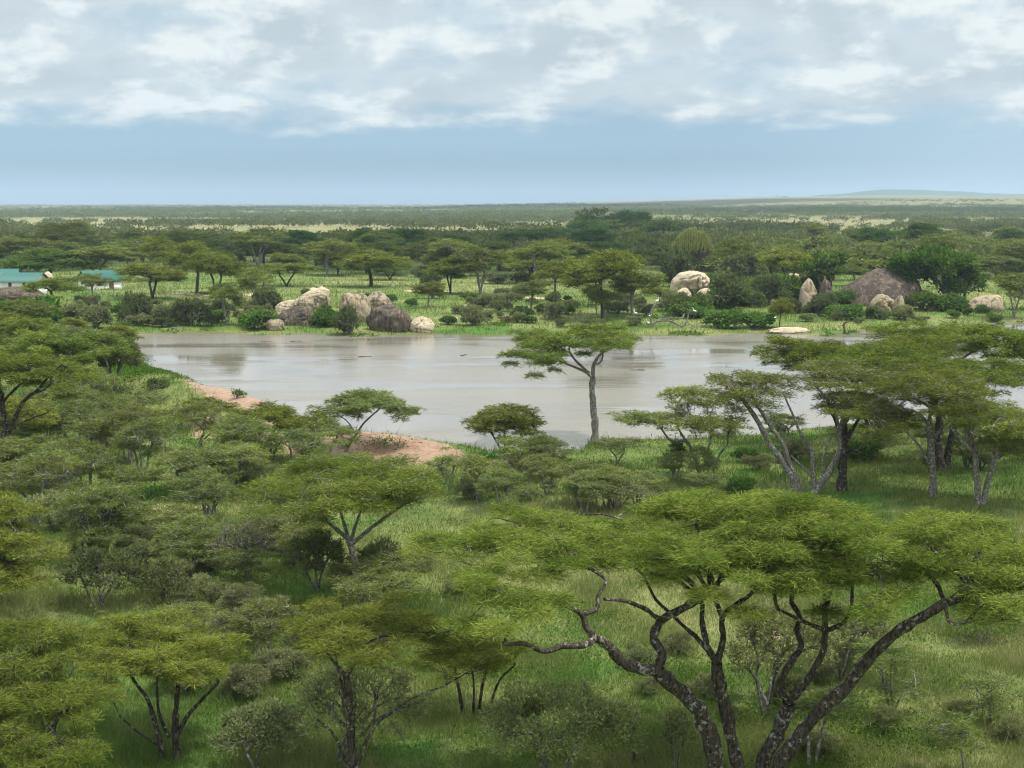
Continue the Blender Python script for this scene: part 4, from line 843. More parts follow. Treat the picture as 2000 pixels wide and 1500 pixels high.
# dead wood
def dead(label, base, limbs, name='dead_tree', cat='dead tree', twigs=0, seed=0, m=None):
    g = G(*base); D = g[1]; rng = np.random.default_rng(seed); parts = []
    ends = []
    for pts, r0, r1 in limbs:
        P = catmull(np.array([T(q[0], q[1], D + (q[2] if len(q) > 2 else 0)) - g for q in pts]), 4)
        parts.append(fib_tubes(P[None], np.linspace(r0, r1, len(P))[None] * (1 + .1 * rng.normal(0, 1, len(P))), 7)); ends.append((P[-1], P[-1] - P[-3]))
        for k in range(twigs):
            i = rng.integers(2, len(P) - 1); d = rng.normal(0, 1, 3); d[2] = abs(d[2]); d /= np.linalg.norm(d); L = rng.uniform(.5, 1.4) * max(.5, D / 190)
            Q_ = np.array([P[i], P[i] + d * L * .5 + rng.normal(0, .1, 3), P[i] + d * L + rng.normal(0, .15, 3)]); parts.append(fib_tubes(Q_[None], np.array([[r1 * .6, r1 * .45, r1 * .2]]), 4))
    V, Q = merge(parts); return link(name, mesh(name, V, Q, [m or M_DEAD], smooth=True), loc=g, label=label, category=cat)
dead('bleached fallen dead tree with twisted limbs where white egrets perch', (1275, 640), [([(1272, 640), (1282, 628), (1305, 626), (1322, 632), (1334, 637), (1342, 625), (1345, 612)], 0.198, 0.084), ([(1282, 626), (1300, 622), (1330, 621), (1337, 612, 1)], 0.112, 0.063), ([(1274, 636), (1270, 615), (1276, 600), (1284, 593)], 0.149, 0.070),
      ([(1284, 593), (1268, 594), (1256, 600), (1246, 612)], 0.062, 0.035), ([(1276, 600), (1290, 590), (1298, 600)], 0.050, 0.028), ([(1342, 630), (1352, 636), (1362, 642)], 0.050, 0.028), ([(1345, 612), (1352, 605), (1356, 620)], 0.043, 0.028), ([(1272, 640), (1262, 632), (1250, 640)], 0.074, 0.035)], twigs=3, seed=3)
dead('small dark bent snag standing in shallow water at the far right shore', (1650, 652), [([(1650, 656), (1649, 642), (1648, 632), (1664, 627)], .16, .06), ([(1649, 636), (1654, 624)], .09, .04)], seed=4, m=M_BARK)
dead('curved bare branch arching out of the grass below the near shore', (1085, 938), [([(1040, 925), (1052, 922), (1062, 926), (1070, 938)], .06, .03), ([(1085, 938), (1090, 925), (1105, 918), (1122, 918)], .06, .03)], name='fallen_branch', cat='branch', seed=5)
dead('bleached bare branches lying on grass left of the V shaped trunks', (1500, 905), [([(1530, 905), (1505, 900), (1480, 893), (1465, 905)], .06, .02), ([(1520, 902), (1495, 905), (1470, 912)], .05, .02), ([(1560, 908), (1540, 902), (1500, 895)], .05, .03)], name='fallen_branch', cat='branch', seed=6)
dead('black broken stump in the grass at the bottom edge left of the huge acacia trunks', (1243, 1500), [([(1243, 1512), (1240, 1485), (1240, 1468)], .11, .07), ([(1242, 1490), (1256, 1478), (1262, 1500)], .04, .02)], name='tree_stump', cat='stump', seed=7, m=M_BARK)
dead('grey leaning dead stick in grass under the huge acacia', (1502, 1395), [([(1502, 1395), (1496, 1370), (1484, 1350), (1480, 1328)], .09, .05)], name='fallen_branch', cat='branch', seed=8, m=M_PALE)
dead('pale bare twigs arching from the grass near the left acacias', (275, 1070), [([(270, 1072), (275, 1062), (285, 1057), (300, 1065)], .03, .015), ([(272, 1060), (275, 1045), (278, 1038)], .02, .01)], name='fallen_branch', cat='branch', seed=9)
dead('fallen grey bough lying in grass by the left part of the far shore', (350, 648), [([(335, 640), (345, 643), (355, 652)], .12, .06), ([(333, 644), (345, 640), (350, 636)], .08, .04)], name='fallen_branch', cat='branch', seed=10)
dead('grey drooping dead branch on grass beside the rugged rock', (1780, 628), [([(1768, 616), (1776, 622), (1786, 628)], .1, .05)], name='fallen_branch', cat='branch', seed=11)
dead('thick blackened roots around the base of the lone shore acacia', (1175, 868), [([(1150, 872), (1165, 866), (1180, 862), (1195, 866)], .16, .08), ([(1160, 872), (1175, 870), (1190, 873), (1210, 868)], .12, .06)], name='fallen_branch', cat='branch', seed=12, m=M_BARK)
# ------------------------------------------------------------ shared tree kinds for the far shore and beyond
def proto_umb(Rr, Hh, sty, D, seed, forks=1, dome=None, sub=0, dens=1.3, pr=None):
    rng = np.random.default_rng(seed); dome = dome or Rr * .34
    cr = [[rng.normal(0, .2), rng.normal(0, .2), Hh - dome * .9, Rr, Rr, dome]]
    for i in range(sub):
        a = rng.uniform(0, 6.28); cr.append([math.cos(a) * Rr * .55, math.sin(a) * Rr * .55, Hh - dome - rng.uniform(.5, 1.2), Rr * .5, Rr * .5, dome * .4])
    c = np.array([0, 0, Hh - dome * .6]); starts = []; LM = []; tr = .05 * Rr + .03
    for i in range(forks):
        a = i / forks * 6.28 + rng.uniform(-.5, .5)
        if forks == 1:
            pts = [(0, 0, -.3), (rng.normal(0, .1), rng.normal(0, .1), Hh * .2), (rng.normal(0, .2), rng.normal(0, .2), Hh * .42)]
        else: pts = [(0, 0, -.3), (math.cos(a) * .25, math.sin(a) * .25, Hh * .14), (math.cos(a) * Rr * .22, math.sin(a) * Rr * .22, Hh * .42)]
        P = catmull(pts, 3); k = 1 if forks == 1 else .65; rr = np.linspace(tr * k, tr * k * .8, len(P)); rr[0] *= 1.4; LM.append((P, rr))
        e = P[-1] - P[-2]; starts.append((P[-1], e / np.linalg.norm(e), rr[-1]))
    return plant(cr, starts, sty, D, seed, 'umbrella', pr or Rr * .2, LM, tr, 4, dens)
def proto_bush(Rx, Hh, sty, D, seed, dens=1.):
    rng = np.random.default_rng(seed); cr = [[0, 0, Hh * .40, Rx * .7, Rx * .7, Hh * .48]]
    for i in range(6):
        a = rng.uniform(0, 6.28); cr.append([math.cos(a) * Rx * rng.uniform(.4, .95), math.sin(a) * Rx * rng.uniform(.4, .95), Hh * rng.uniform(.2, .75), Rx * rng.uniform(.35, .6), Rx * .5, Hh * .3])
    starts = []; LM = []
    for i in range(4):
        a = i * 1.57 + rng.uniform(-.5, .5); P = catmull([(0, 0, -.15), (math.cos(a) * Rx * .1, math.sin(a) * Rx * .1, Hh * .1), (math.cos(a) * Rx * .25, math.sin(a) * Rx * .25, Hh * .3)], 2)
        rr = np.linspace(.07, .045, len(P)) * Rx; LM.append((P, rr)); e = P[-1] - P[-2]; starts.append((P[-1], e / np.linalg.norm(e), rr[-1]))
    return plant(cr, starts, sty, D, seed, 'bush', None, LM, .1, 4, dens)
# (radius, height) of each kind, so that a copy can be scaled to the photograph
K = {}
def reg(kind, rs, n):
    K[kind] = [(rs[0], rs[1]) + rs[2](i) for i in range(n)]
reg('umb', (5., 7., lambda i: proto_umb(5., 7., 'aca', 200, 300 + i, forks=1 + i % 2, sub=i % 3)), 6)
reg('umbt', (4., 7.5, lambda i: proto_umb(4., 7.5, 'pale', 200, 330 + i, forks=1 + i % 3, sub=1 + i % 2, dens=.95)), 4)
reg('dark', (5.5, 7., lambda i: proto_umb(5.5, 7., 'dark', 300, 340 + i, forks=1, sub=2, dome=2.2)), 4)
reg('thorn', (2.2, 2.8, lambda i: proto_bush(2.2, 2.8, 'thorn', 150, 350 + i)), 4)
reg('nthorn', (1.8, 2.4, lambda i: proto_bush(1.8, 2.4, 'thorn', 70, 355 + i, .7)), 4)
reg('numb', (2.2, 3.6, lambda i: proto_umb(2.2, 3.6, 'thin', 75, 420 + i, forks=2 + i % 3, sub=2, dens=1.0, pr=.42)), 5)
reg('leafy', (2.2, 2.6, lambda i: proto_bush(2.2, 2.6, 'leafy', 200, 360 + i, 1.)), 3)
reg('olive', (2.6, 3.4, lambda i: proto_bush(2.6, 3.4, 'olive', 200, 370 + i, 1.)), 3)
reg('farumb', (4.5, 6., lambda i: proto_umb(4.5, 6., 'aca', 600, 380 + i, forks=1, sub=i % 2, dens=1.)), 4)
reg('fardark', (4.5, 6., lambda i: proto_umb(4.5, 6., 'dark', 600, 390 + i, forks=1, sub=i % 2, dome=1.6, dens=1.1)), 4)
reg('farbush', (3.2, 4., lambda i: proto_bush(3.2, 4., 'olive', 600, 400 + i, .9)), 3)
reg('farleafy', (3.2, 4., lambda i: proto_bush(3.2, 4., 'leafy', 600, 405 + i, .9)), 2)
NM = {'umb': ('acacia_tree', 'acacia tree'), 'umbt': ('acacia_tree', 'acacia tree'), 'dark': ('acacia_tree', 'acacia tree'), 'numb': ('acacia_tree', 'acacia tree'), 'farumb': ('acacia_tree', 'acacia tree'), 'fardark': ('acacia_tree', 'acacia tree'),
      'thorn': ('thorn_bush', 'thorn bush'), 'nthorn': ('thorn_bush', 'thorn bush'), 'leafy': ('leafy_shrub', 'shrub'), 'olive': ('bush', 'bush'), 'farbush': ('bush', 'bush'), 'farleafy': ('leafy_shrub', 'shrub')}
_r = np.random.default_rng(77); _n = {}
def C(kind, bx, by, hw, top, label, group=None, at=None, nm=None):
    """copy of a kind with half width hw px and top at py"""
    _n[kind] = _n.get(kind, -1) + 1; Rr, Hh, w, f = K[kind][_n[kind] % len(K[kind])]
    g = G(bx, by); D = g[1]; sx = hw / F * D / Rr; cd = D + (0 if kind in ('thorn', 'leafy', 'olive') else 0)
    h = T(bx, top, D)[2] - g[2]; h = max(h - .0, .8); sz = h / Hh; n, c = nm or NM[kind]
    if kind.startswith('f') or kind in ('umb', 'umbt', 'dark'): sz *= 1.0
    return put_tree(n, label, c, g, w, f, group, _r.uniform(0, 6.28), (sx * _r.uniform(.95, 1.05), sx * _r.uniform(.85, 1.1), sz))
far_list = [
 ('umb', 104, 604, 58, 544, 'small umbrella acacia in front of the bare rock slab and teal houses'),
 ('umbt', 182, 590, 36, 536, 'slim acacia screening the left side of the half hidden white house'),
 ('umb', 298, 584, 76, 514, 'wide acacia with a long bough leaning right, beside the half hidden white house'),
 ('dark', 96, 549, 80, 488, 'bright dense acacia mound rising behind the teal roofed houses'),
 ('umbt', 190, 548, 70, 478, 'pale trunked umbrella acacia towering over the half hidden white house'),
 ('umb', 384, 576, 62, 476, 'left of two tall acacias standing before the pale track'),
 ('umb', 422, 590, 64, 482, 'right of two tall acacias before the pale track, with a low side branch'),
 ('umb', 725, 560, 78, 490, 'broad topped acacia with forked trunk above the upright boulders'),
 ('umb', 880, 574, 62, 500, 'acacia with dark ivy like growth on its trunks, centre of the far bank'),
 ('umbt', 938, 576, 54, 483, 'tall pale trunked acacia right of the one with dark growth'),
 ('umb', 1084, 588, 46, 514, 'acacia with a low bushy base on the far bank beyond the bare path strip'),
 ('umb', 1176, 624, 84, 489, 'tallest acacia on the far bank, behind the lone shore acacia'),
 ('umbt', 1234, 620, 50, 528, 'acacia with a pale leaning trunk next to the tallest far bank acacia'),
 ('umbt', 1037, 612, 42, 548, 'small acacia with a white marked trunk on the far bank'),
 ('umbt', 1108, 662, 0.1, 655, None),
 ('umb', 1523, 642, 26, 584, 'little umbrella acacia right above the flat pale slab'),
 ('umbt', 1980, 622, 52, 530, 'slim acacia in open grass right of the broad domed boulder'),
 ('umbt', 500, 600, 38, 530, 'grey stemmed acacia left of the stacked rock pile'),
 ('umbt', 640, 540, 46, 466, 'acacia with forking white bare limbs above the stacked rock pile'),
 ('umb', 560, 560, 60, 508, 'low wide acacia behind the stacked rock pile'),
 ('umb', 470, 565, 50, 520, 'acacia with dark underside between the two tall acacias and the rock pile'),
 ('umb', 40, 640, 0.1, 630, None),
 ('umb', 1540, 560, 60, 486, 'broad bright acacia behind the pointed boulder thicket'),
 ('umb', 1430, 540, 40, 470, 'mid green acacia just right of the candelabra tree'),
 ('umbt', 1670, 560, 34, 520, 'grey green acacia between the leafy tree and the brown rock ramp'),
 ('umbt', 1945, 545, 50, 498, 'flat grey green acacia to the right of the fig tree'),
 ('umb', 1290, 600, 34, 560, 'dark low acacia touching the left of the arched boulder'),
 ('umb', 320, 548, 52, 466, 'rounded acacia crown between the half hidden house and the tall pair'),
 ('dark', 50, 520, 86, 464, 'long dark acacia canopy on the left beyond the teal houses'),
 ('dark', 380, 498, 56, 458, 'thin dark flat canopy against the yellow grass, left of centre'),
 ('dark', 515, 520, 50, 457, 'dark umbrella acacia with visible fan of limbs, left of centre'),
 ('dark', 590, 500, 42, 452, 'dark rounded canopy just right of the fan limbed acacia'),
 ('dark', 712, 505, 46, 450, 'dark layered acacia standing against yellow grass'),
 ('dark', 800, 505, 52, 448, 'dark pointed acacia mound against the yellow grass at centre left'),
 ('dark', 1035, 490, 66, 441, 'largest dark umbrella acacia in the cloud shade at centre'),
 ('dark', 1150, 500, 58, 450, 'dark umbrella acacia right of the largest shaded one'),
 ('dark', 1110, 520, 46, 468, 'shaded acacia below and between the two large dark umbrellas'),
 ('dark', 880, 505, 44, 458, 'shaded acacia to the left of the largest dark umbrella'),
 ('dark', 1720, 500, 40, 436, 'acacia with tall bare grey trunk in the woodland above the brown rock ramp'),
 ('dark', 1800, 500, 50, 438, 'dense dark topped acacia above the fig tree'),
 ('dark', 1975, 490, 34, 450, 'round dark acacia near the right edge of the woodland'),
 ('umb', 1680, 480, 40, 440, 'thin acacia left of the tall bare grey trunk in the woodland')]
for kd, bx, by, hw, top, lab in far_list:
    if lab: C(kd, bx, by, hw, top, lab)
for kd, bx, by, hw, top, lab in [
 ('olive', 268, 632, 28, 572, 'dark upright bush on the far bank below the half hidden house'),
 ('thorn', 320, 632, 22, 592, 'thin grey shrub between two dark bushes on the far bank'),
 ('olive', 372, 636, 36, 584, 'broad dark rounded bush on the far bank below the tall pair of acacias'),
 ('thorn', 188, 642, 32, 596, 'grey bush with splayed stems left of the dark upright bush'),
 ('thorn', 140, 628, 34, 590, 'grey green shrub in the grass below the small umbrella acacia'),
 ('leafy', 40, 640, 56, 585, 'big bright leafy shrub mass at the left edge below the rock slab'),
 ('leafy', 20, 670, 50, 630, 'lower bright leafy shrub at the left edge over the spreading acacia'),
 ('olive', 682, 654, 28, 604, 'dark round bush standing in the far water before the upright boulders'),
 ('leafy', 634, 636, 32, 596, 'leafy shrub between the rock pile and the upright boulder'),
 ('leafy', 500, 640, 34, 606, 'bright bush hugging the left side of the rock pile'),
 ('olive', 520, 612, 28, 568, 'dark bush behind the left end of the rock pile'),
 ('olive', 845, 584, 22, 530, 'black green column of growth at the centre of the far bank'),
 ('thorn', 975, 608, 26, 574, 'grey bush on the bare path strip of the far bank'),
 ('thorn', 925, 636, 24, 596, 'small grey thorn tree in the middle of the far bank grass'),
 ('leafy', 875, 634, 14, 616, 'low leafy shrub right of the pale waterside boulder'),
 ('olive', 1430, 604, 44, 536, 'dark round bush right of the arched boulder'),
 ('olive', 1500, 596, 34, 536, 'deep green bush between the narrow grey rock and the pointed boulder'),
 ('leafy', 1545, 590, 30, 536, 'bright leafy bush on the left flank of the pointed boulder'),
 ('leafy', 1400, 640, 36, 606, 'low green bush in front of the dark round bush'),
 ('leafy', 1470, 640, 36, 608, 'low bright bush at the meadow edge below the narrow grey rock'),
 ('leafy', 1345, 620, 30, 590, 'green shrub at the foot of the arched boulder'),
 ('leafy', 1640, 624, 32, 596, 'leafy shrub at the foot of the leaning boulder'),
 ('olive', 1325, 560, 36, 494, 'olive bush hiding the foot of the candelabra tree'),
 ('olive', 1440, 545, 44, 496, 'large hazy olive bush above the arched boulder'),
 ('leafy', 1800, 606, 34, 570, 'vivid green shrub in the shade right of the rugged rock'),
 ('leafy', 1858, 606, 34, 572, 'vivid green shrub right of the small lone boulder'),
 ('thorn', 1765, 626, 22, 596, 'grey wispy shrub in front of the upright brown stone'),
 ('olive', 1710, 622, 20, 598, 'small bushy shrub with dark stem before the rugged rock'),
 ('leafy', 1866, 590, 10, 568, 'tiny dark shrub left of the broad domed boulder')]:
    C(kd, bx, by, hw, top, lab)

# the leafy tree, the fig tree and the candelabra tree
B('bright irregular leafy tree standing above the pointed boulder', (1612, 590), (1568, 1660, 498, 555), 'leafy', name='leafy_tree', cat='tree', dens=1., more=[(1565, 1610, 505, 545), (1620, 1662, 492, 530), (1590, 1630, 530, 560)])
B('great spreading fig tree with tangled white limbs over the rocks', (1848, 592), (1742, 1905, 484, 560), 'leafy', name='fig_tree', cat='fig tree', dens=1.15, more=[(1735, 1800, 495, 545), (1850, 1905, 510, 570), (1790, 1860, 482, 530), (1826, 1905, 540, 588), (1742, 1835, 525, 572), (1870, 1925, 530, 580)], limbs=[
  ([(1848, 592), (1842, 560), (1815, 535), (1790, 515)], .5, .2), ([(1848, 590), (1850, 550), (1840, 520)], .45, .2), ([(1852, 592), (1870, 555), (1885, 530)], .4, .18), ([(1815, 535), (1785, 545), (1765, 540)], .2, .1), ([(1880, 592), (1888, 560), (1895, 540)], .3, .15)])
def candelabra():
    g = G(1352, 545); D = g[1]; rng = np.random.default_rng(5); e = link('candelabra_tree', None, loc=g, label='candelabra tree with a fan of upright succulent branches above the boulders', category='candelabra tree')
    top = T(1352, 443, D)[2] - g[2]; Rr = 43 / F * D; fk = top * .34
    P = catmull([(0, 0, -.3), (.1, 0, fk * .6), (0, 0, fk)], 4); v = fib_tubes(P[None], np.linspace(.34, .26, len(P))[None], 8); link('trunk', mesh('trunk', v[0], v[1], [M_TWIG], smooth=True), e)
    ps = []; rs = []; grn = []; gr = []
    for i in range(240):
        a = i * 2.39996; q = math.sqrt((i + .5) / 240); x, y = math.cos(a) * Rr * q * .95, math.sin(a) * Rr * q * .95; zt = top * (1 - .36 * q ** 2.2) * rng.uniform(.94, 1.02)
        mid = np.array([x * .6, y * .6, fk + (zt - fk) * .3]); near = np.array([x * .97, y * .97, fk + (zt - fk) * .62])
        s = np.array([0, 0, fk * rng.uniform(.75, 1)]); c = catmull([s, mid, near], 2); ps.append(c); rs.append(np.linspace(.13, .075, len(c)))
        c2 = catmull([near, (x, y, zt - .25), (x, y, zt)], 2); grn.append(c2); gr.append(np.array([.07, .085, .09, .08, .02]))
        for k in range(2):
            o = rng.normal(0, .3, 3) * (1, 1, .5); c3 = catmull([near, near + o * .8, (x + o[0], y + o[1], zt - rng.uniform(0, .4))], 2); grn.append(c3); gr.append(np.array([.06, .07, .08, .07, .02]))
    v = fib_tubes(np.array(ps), np.array(rs), 4); link('limb', mesh('limb', v[0], v[1], [M_TWIG], smooth=True), e, label='bare grey inner branches')
    v = fib_tubes(np.array(grn), np.array(gr), 5); link('crown', mesh('crown', v[0], v[1], [M_EUPH], smooth=True), e)
candelabra()

# ------------------------------------------------------------ scattered trees and bushes
occ = []
def scatter(kind_w, poly, n, size, seed, label, group, aspect=.8, sep=14, jitter=.25):
    """bases spread over a px polygon; size = real radius range in metres"""
    rng = np.random.default_rng(seed); P = np.array(poly, float); lo, hi = P.min(0), P.max(0); k = 0; tries = 0; kinds = list(kind_w); wts = np.array([kind_w[q] for q in kinds], float); wts /= wts.sum()
    while k < n and tries < n * 40:
        tries += 1; px, py = rng.uniform(lo, hi)
        if not inside(np.array([px]), np.array([py]), P)[0]: continue
        if any(abs(px - a) < sep and abs(py - b) < sep * .35 for a, b in occ): continue
        kd = kinds[rng.choice(len(kinds), p=wts)]; g = G(px, py)
        if float(lake_sd(g[0], g[1])) < 1.2: continue
        occ.append((px, py)); k += 1
        Rr = rng.uniform(*size) * (1 if NM[kd][0] == 'acacia_tree' else .55); h = Rr * K[kd][0][1] / K[kd][0][0] * rng.uniform(.8, 1.2) * aspect / .8
        lab = label[NM[kd][0]] if isinstance(label, dict) else label
        gp = group[NM[kd][0]] if isinstance(group, dict) else group
        _n[kd] = _n.get(kd, -1) + 1; R0, H0, w, f = K[kd][_n[kd] % len(K[kd])]
        put_tree(NM[kd][0], lab, NM[kd][1], g, w, f, gp, rng.uniform(0, 6.28), (Rr / R0, Rr / R0 * rng.uniform(.85, 1.15), h / H0))
def LG(a, b): return {'acacia_tree': a[0], 'thorn_bush': a[1], 'bush': a[2], 'leafy_shrub': a[3]}, {'acacia_tree': b[0], 'thorn_bush': b[1], 'bush': b[2], 'leafy_shrub': b[3]}
def zone(where, gname): return LG(['acacia of many ' + where, 'grey thorn bush of many ' + where, 'dark green bush of many ' + where, 'leafy green shrub of many ' + where],
                                  ['acacias ' + gname, 'thorn bushes ' + gname, 'dark bushes ' + gname, 'leafy shrubs ' + gname])
l, g_ = zone('in the thicket left of the red soil', 'of the left thicket')
scatter({'numb': 5, 'nthorn': 3}, [(0, 830), (160, 800), (300, 870), (420, 915), (620, 918), (660, 955), (440, 985), (0, 1010)], 27, (1.4, 2.6), 1, l, g_, sep=22)
l, g_ = zone('around the sandy track at the left', 'around the left sandy track')
scatter({'numb': 2, 'nthorn': 5}, [(0, 1010), (440, 1010), (660, 1030), (640, 1100), (430, 1160), (0, 1100)], 24, (1.1, 2.3), 2, l, g_, sep=24)
l, g_ = zone('above the lower left acacias', 'in the lower left')
scatter({'numb': 1, 'nthorn': 4}, [(380, 1150), (900, 1100), (1000, 1180), (880, 1260), (560, 1290), (560, 1500), (420, 1440), (200, 1230)], 25, (.9, 1.9), 3, l, g_, sep=32)
l, g_ = zone('on the grass between the near shore and the huge acacia', 'on the near grass')
scatter({'numb': 3, 'nthorn': 3, 'leafy': 1}, [(800, 925), (1080, 935), (1150, 955), (1300, 925), (1500, 960), (1200, 1010), (850, 1010)], 24, (.9, 1.8), 4, l, g_, sep=26)
l, g_ = zone('behind the big right hand acacias', 'behind the right hand acacias')
scatter({'nthorn': 3, 'numb': 2, 'leafy': 1}, [(1420, 870), (2000, 850), (2000, 930), (1450, 920)], 16, (1.2, 2.3), 5, l, g_, sep=28)
l, g_ = zone('in the grass under the huge acacia at the right', 'under the huge acacia')
scatter({'nthorn': 3, 'numb': 1}, [(1180, 1290), (1350, 1260), (1980, 1270), (1980, 1480), (1620, 1480), (1150, 1420)], 14, (.6, 1.3), 6, l, g_, sep=44)
l, g_ = zone('on the meadow of the far bank', 'on the far bank meadow')
scatter({'thorn': 4, 'umbt': 1, 'leafy': 2, 'olive': 1}, [(130, 600), (480, 590), (520, 560), (860, 600), (900, 575), (1300, 590), (1260, 645), (880, 640), (880, 610), (640, 590), (500, 640), (260, 646)], 78, (1.2, 3.2), 7, l, g_, sep=18)
l, g_ = zone('on the slope left of the water', 'left of the water')
scatter({'thorn': 3, 'umb': 2, 'leafy': 2, 'umbt': 1}, [(0, 640), (240, 645), (230, 700), (160, 700), (0, 720)], 16, (1.8, 3.), 8, l, g_, sep=26)
l, g_ = zone('on the right hand far meadow', 'on the right far meadow')
scatter({'thorn': 3, 'leafy': 2, 'umbt': .6}, [(1380, 610), (1660, 600), (2000, 600), (2000, 628), (1680, 640), (1400, 640)], 16, (1.2, 2.2), 9, l, g_, sep=24)
l, g_ = zone('among the right hand boulders', 'among the right hand boulders')
scatter({'leafy': 4, 'olive': 3, 'thorn': 1}, [(1290, 575), (1400, 560), (1560, 570), (1680, 600), (1660, 620), (1320, 615)], 26, (3., 5.), 10, l, g_, sep=16)
l, g_ = zone('in the sunlit woodland behind the far bank', 'of the sunlit woodland')
scatter({'umb': 5, 'umbt': 2, 'olive': 2, 'thorn': 1}, [(0, 560), (130, 530), (400, 530), (640, 535), (700, 545), (1060, 560), (1290, 560), (1290, 520), (1060, 525), (700, 515), (430, 505), (250, 490), (0, 500)], 84, (4.4, 7.2), 11, l, g_, sep=20, aspect=.58)
l, g_ = zone('in the dark cloud shaded band of woodland', 'of the cloud shaded woodland')
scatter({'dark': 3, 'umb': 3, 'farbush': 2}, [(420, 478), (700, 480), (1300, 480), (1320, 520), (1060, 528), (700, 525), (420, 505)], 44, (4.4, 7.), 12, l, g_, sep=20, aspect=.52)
l, g_ = zone('in the pale woodland above the right hand boulders', 'of the right hand woodland')
scatter({'farumb': 4, 'umbt': 2, 'thorn': 2, 'fardark': 1}, [(1300, 480), (2010, 470), (2010, 560), (1900, 560), (1700, 550), (1500, 555), (1400, 540), (1300, 520)], 62, (3.8, 6.4), 13, l, g_, sep=22, aspect=.6)
l, g_ = zone('on the distant bushy hill with the rock block', 'on the distant hill')
scatter({'farleafy': 3, 'fardark': 3, 'farbush': 3}, [(1100, 478), (1120, 455), (1150, 440), (1200, 436), (1260, 444), (1310, 455), (1320, 478)], 84, (4.4, 6.4), 14, l, g_, sep=8)

# ------------------------------------------------------------ egrets and hippos
def loft(P, rad, k=10, flat=1.):
    V, Q = fib_tubes(np.array([P], float), np.array([rad], float), k); return V, Q
def egret_parts(s):
    b = loft([(-.26, 0, .30), (-.2, 0, .31), (-.08, 0, .34), (.05, 0, .38), (.12, 0, .43), (.14, 0, .50), (.115, 0, .58), (.135, 0, .65), (.17, 0, .685), (.21, 0, .68), (.235, 0, .675)], [.01, .045, .085, .08, .045, .024, .020, .022, .036, .026, .006], 10)
    bk = loft([(.225, 0, .677), (.28, 0, .668), (.33, 0, .66)], [.014, .009, .002], 6)
    lg = [loft([(-.02 + o, y, .30), (0 + o, y, .15), (-.01 + o, y, .0), (.05 + o, y, -.005)], [.014, .008, .007, .004], 5) for o, y in ((0, .03), (.02, -.03))]
    return [mesh('body', b[0] * s, b[1], [M_WHITE], smooth=True), mesh('beak', bk[0] * s, bk[1], [M_BEAK]), mesh('leg', lg[0][0] * s, lg[0][1], [M_LEG]), mesh('leg', lg[1][0] * s, lg[1][1], [M_LEG])]
EP = egret_parts(1.25)
dD_ = G(1275, 640)[1]
for px, py, rz, lab, dd in [(1241, 617, 3.3, 'white egret lowest on the left hanging twig of the dead tree', 0), (1284, 593, .2, 'white egret on the highest arched limb of the dead tree', 0), (1356, 613, 2.9, 'white egret on the right end of the dead tree', 0),
                    (1270, 622, .6, 'white egret low beside the upright stem of the dead tree', 0), (1265, 636, 2.6, 'white egret on the ground at the foot of the dead tree', 0), (1514, 626, .4, 'white bird in the meadow left of the little umbrella acacia', None), (1244, 1, 0, None, None)]:
    if not lab: continue
    if dd is None: loc = G(px, py)
    else: loc = T(px, py, dD_)
    e = link('egret', None, loc=loc, rot=(0, 0, rz), label=lab, category='bird', group='egrets by the water')
    for n_, me in zip(('body', 'beak', 'leg', 'leg'), EP): link(n_, me, e)
def hippo():
    P = np.array([(-1.7, 0, -.32), (-1.55, 0, -.28), (-1.1, 0, -.22), (-.4, 0, -.24), (.3, 0, -.26), (.75, 0, -.22), (1.05, 0, -.12), (1.4, 0, -.10), (1.7, 0, -.12), (1.85, 0, -.16)], float)
    V, Q = loft(P, [.05, .28, .42, .46, .42, .30, .24, .22, .23, .08], 14)
    V[:, 1] *= 1.25; parts = [(V, Q)]
    return mesh('hippopotamus', V, Q, [M_HIPPO], smooth=True)
HM = hippo(); e1 = loft([(.98, .16, .08), (.96, .19, .17), (.95, .2, .2)], [.05, .055, .01], 6); ears = [mesh('ear', e1[0], e1[1], [M_HIPPO]), mesh('ear', e1[0] * (1, -1, 1), e1[1][:, ::-1], [M_HIPPO])]
for px, py, rz, lab in [(905, 694, 1.2, 'dark hippo head and back breaking the water near the middle of the lake'), (711, 697, .2, 'low hippo back just showing left of the middle of the lake'), (1247, 723, 3.0, 'hippo swimming with a ripple right of the lone shore acacia'),
                    (519, 668, .1, 'hippo near the far shore below the small round boulder'), (577, 667, .3, 'hippo near the far shore below the dark low boulder')]:
    c = Z(px, py, 0); e = link('hippopotamus', None, loc=(c[0], c[1], 0), rot=(0, 0, rz), label=lab, category='hippo', scale=(.5, .5, .5), group='hippos in the lake'); link('body', HM, e)
    for q in ears: link('ear', q, e)
